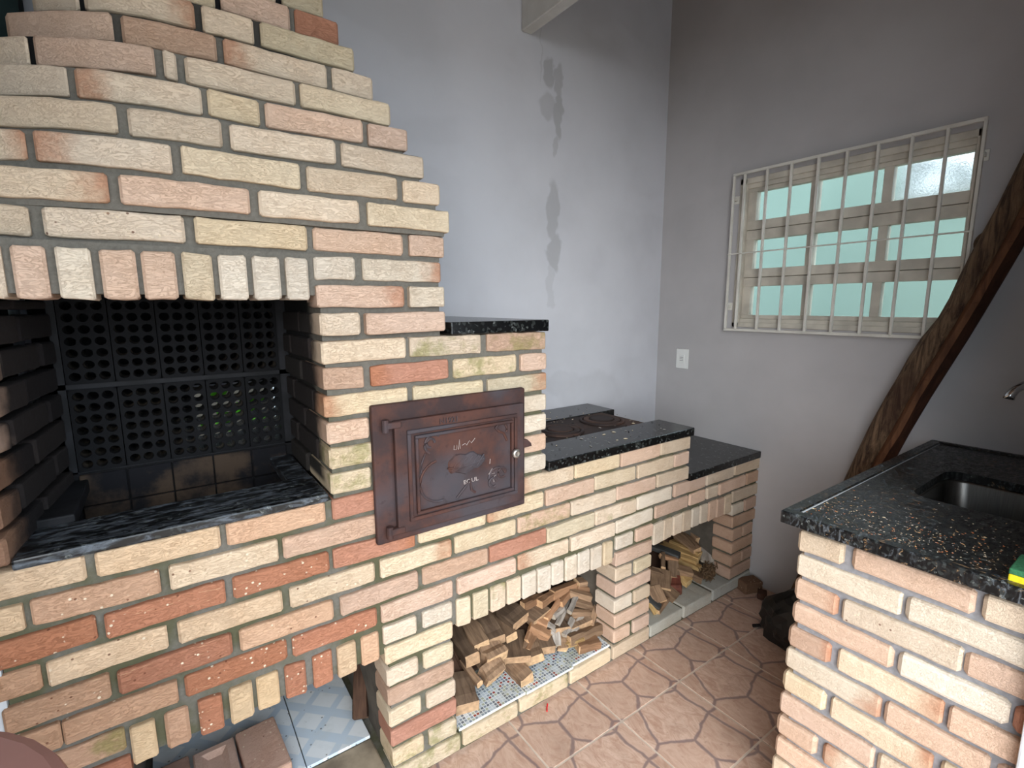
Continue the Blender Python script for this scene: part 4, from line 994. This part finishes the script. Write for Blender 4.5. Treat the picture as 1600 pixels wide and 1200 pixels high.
N3 = ['longest pale split plank of the stack nearest the window', 'pale split plank second from the top of the window-side stack', 'pale split plank third from the top of the window-side stack', 'brown plank topmost at the left of the window-side stack',
 'pale split plank at the bottom of the window-side stack', 'brown plank topmost at the right of the window-side stack', 'charcoal grey board crossing the left of the window-side bay', 'orange batten under the charcoal grey board',
 'upright lath hanging under the orange batten', 'dark board standing behind the brown panel in the window-side bay', 'brown batten above the standing brown panel', 'broad brown panel standing beside the pillar of the window-side bay',
 'narrow strip right of the standing brown panel', 'upper short billet under the pale stack', 'pale lower billet under the pale stack', 'right-hand short billet under the pale stack', 'reddish square block in front of the dark board',
 'brown block below the reddish square block', 'brown offcut beside the pillar at the front of the window-side bay', 'pale stick at the very front left of the grey sill', 'small charcoal grey piece at the front left of the grey sill',
 'thin stick slanting over the grey sill', 'grey slab standing on edge right of the pale stack', 'brown plank end highest under the lintel of the window-side bay']
for (A, B, w, h, t), l in zip(W3, N3):
    e = .02
    wood_piece(A, B, w, h * 1.1, t, l, G3, ext=e)
rw = random.Random(21)
for bay, (xa, xb, n, s, lab, grp) in enumerate(((-1.44, -.86, 8, 1.0, 'dark board underneath the middle bay heap, %s from its left pillar', 'boards under the middle heap'), (-.52, .0, 7, .9, 'dark board underneath the window-side stack, %s from its left pillar', 'boards under the window-side stack'))):
    for i in range(n):
        x = xa + (xb - xa) * i / (n - 1)
        y0_ = .10 if bay == 0 else .13
        A = (x + rw.uniform(-.01, .01), .50, .075 + s * (.50 - y0_) - .115); B = (x + rw.uniform(-.02, .02), y0_ + .08, .093)
        wood_piece(A, B, .075, .03, 'b', lab % ('first', 'second', 'third', 'fourth', 'fifth', 'sixth', 'seventh', 'eighth')[i], grp, name='firewood_board')
wood_piece((-1.690, .34, .245), (-1.748, .205, .098), .045, .032, 'b', 'dark billet leaning on the blue tiles against the pillar', None)
bpy.context.scene.objects[-1] if False else None

# straw-like clump in the window-side bay
bm = bmesh.new(); rc = random.Random(5); bmesh.ops.create_icosphere(bm, subdivisions=4, radius=1)
for v in bm.verts:
    p = v.co.copy(); p *= .8 + .35 * noise.noise(p * 3) + .25 * noise.noise(p * 9); v.co = Vector((-.095 + p.x * .045, .075 + p.y * .032, max(.067, .098 + p.z * .042)))
for i in range(120):
    c = Vector((-.095 + rc.gauss(0, .020), .075 + rc.gauss(0, .014), .085 + abs(rc.gauss(0, .026)))); d = Vector((rc.uniform(-1, 1), rc.uniform(-1, 1), rc.uniform(-.6, .6))).normalized() * rc.uniform(.012, .022)
    add_tube(bm, [c - d, c, c + d + Vector((0, 0, -.006))], .0022, 4)
tag(from_bm('straw_clump', bm, plain('dry_straw', (96, 76, 56), .95, var=.35, nscale=70)), 'brown clump of dry straw on the sill beside the pale stack', 'straw', kind='stuff')

# three loose bricks on the blue tiles
def loose(name, x0, x1, y0, y1, z0, z1, rgb, label, frog=False, speck=False, rot=0):
    root = empty(name, ((x0 + x1) / 2, (y0 + y1) / 2, z0), label=label, cat='brick', group='loose bricks on the blue tiles') if frog else None
    bm = bmesh.new(); w, l, h = x1 - x0, y1 - y0, z1 - z0
    if frog:
        out_ = lambda e, z: [(-w / 2 + e, -l / 2 + e, z), (w / 2 - e, -l / 2 + e, z), (w / 2 - e, l / 2 - e, z), (-w / 2 + e, l / 2 - e, z)]
        add_loft(bm, [out_(.004, 0), out_(0, .004), out_(0, h - .004), out_(.004, h), out_(.020, h), out_(.034, h - .012)])
    else: add_box(bm, -w / 2, w / 2, -l / 2, l / 2, 0, h, .006, 2)
    bmesh.ops.recalc_face_normals(bm, faces=bm.faces[:])
    me = bpy.data.meshes.new(name); bm.to_mesh(me); bm.free()
    o = link(name if not frog else 'brick_body', me, BR['s'] if speck else BR[''], root, ((x0 + x1) / 2, (y0 + y1) / 2, z0))
    o.color = (*lin(rgb), 1); o.rotation_euler = (0, 0, rot)
    if not frog: tag(o, label, 'brick', 'loose bricks on the blue tiles')
    return o
loose('loose_brick', -2.075, -1.968, .13, .335, .0745, .130, (206, 168, 148), 'white-speckled loose brick on the blue tiles, right one of the row', speck=True, rot=.06)
loose('loose_brick', -2.185, -2.083, .12, .325, .0745, .128, (208, 174, 156), 'loose brick with a sunken panel in the middle of the row on the blue tiles', frog=True, rot=.03)
loose('loose_brick', -2.283, -2.192, .12, .33, .0745, .128, (168, 134, 118), 'darkest smooth loose brick on the blue tiles, left one of the row', rot=.05)

# odds and ends by the counter
hb = box('half_brick', -.05, .05, -.035, .035, 0, .055, BR['s'], None, bev=.006); hb.location = (.085, -.035, .0285); hb.rotation_euler = (0, 0, -.35); hb.color = (*lin((116, 90, 72)), 1)
tag(hb, 'broken brown half brick on the floor in the corner beside the last pillar', 'brick')
hb2 = box('brick_chip', -.025, .025, -.02, .02, 0, .03, BR[''], None, bev=.004); hb2.location = (.075, -.105, .0155); hb2.rotation_euler = (0, 0, .5); hb2.color = (*lin((84, 60, 50)), 1)
tag(hb2, 'small dark brick chip in front of the broken half brick', 'brick')
bm = bmesh.new(); bmesh.ops.create_icosphere(bm, subdivisions=4, radius=1)
for v in bm.verts:
    p = v.co.copy(); a = noise.noise(p * 1.6 + Vector((3, 1, 7))) * .22 + abs(noise.noise(p * 4.5)) * .14
    p *= 1 + a; h = (p.z + 1) / 2
    w = 1.05 - .55 * max(0, h - .25)
    v.co = Vector((-.155 + p.x * .105 * w + .02 * h, -.405 + p.y * .215 * w - .10 * h, max(.002, .15 + p.z * .19)))
tag(from_bm('plastic_sack', bm, plain('black_plastic', (20, 22, 24), .4, spec=.5)), 'crumpled black plastic sack slumped against the counter side', 'sack')
bm = bmesh.new(); add_tube(bm, [(-.175, -.20, .008), (-.12, -.235, .010), (-.06, -.27, .009)], .007, 6)
tag(from_bm('charred_stick', bm, plain('charred_wood', (28, 24, 24), .9)), 'short charred stick on the floor in front of the black sack', 'stick')
bm = bmesh.new(); add_tube(bm, [(-1.165, -.012, .004), (-1.178, -.024, .003), (-1.187, -.036, .004)], .0025, 6)
tag(from_bm('plastic_scrap', bm, plain('red_plastic', (208, 40, 48), .5)), 'tiny red plastic scrap on the floor tiles before the middle bay', 'scrap')

# round stool at the near left
ST_ = empty('round_stool', (-2.60, -.52, 0), label='reddish-brown round wooden stool at the near left beside the barbecue', cat='stool')
M_STOOL = plain('reddish_brown_varnish', (150, 108, 98), .5, var=.08, nscale=9); n = 40
def disc(r, z): return [(-2.60 + r * math.cos(2 * math.pi * q / n), -.52 + r * math.sin(2 * math.pi * q / n), z) for q in range(n)]
bm = bmesh.new(); add_loft(bm, [disc(.305, .768), disc(.315, .772), disc(.320, .784), disc(.315, .796), disc(.304, .800)]); from_bm('seat', bm, M_STOOL, ST_)
for q in range(4):
    a = q * math.pi / 2 + .4; bm = bmesh.new(); add_tube(bm, [(-2.60 + .17 * math.cos(a), -.52 + .17 * math.sin(a), .77), (-2.60 + .22 * math.cos(a), -.52 + .22 * math.sin(a), 0)], [.02, .016], 10); from_bm('leg', bm, M_STOOL, ST_)
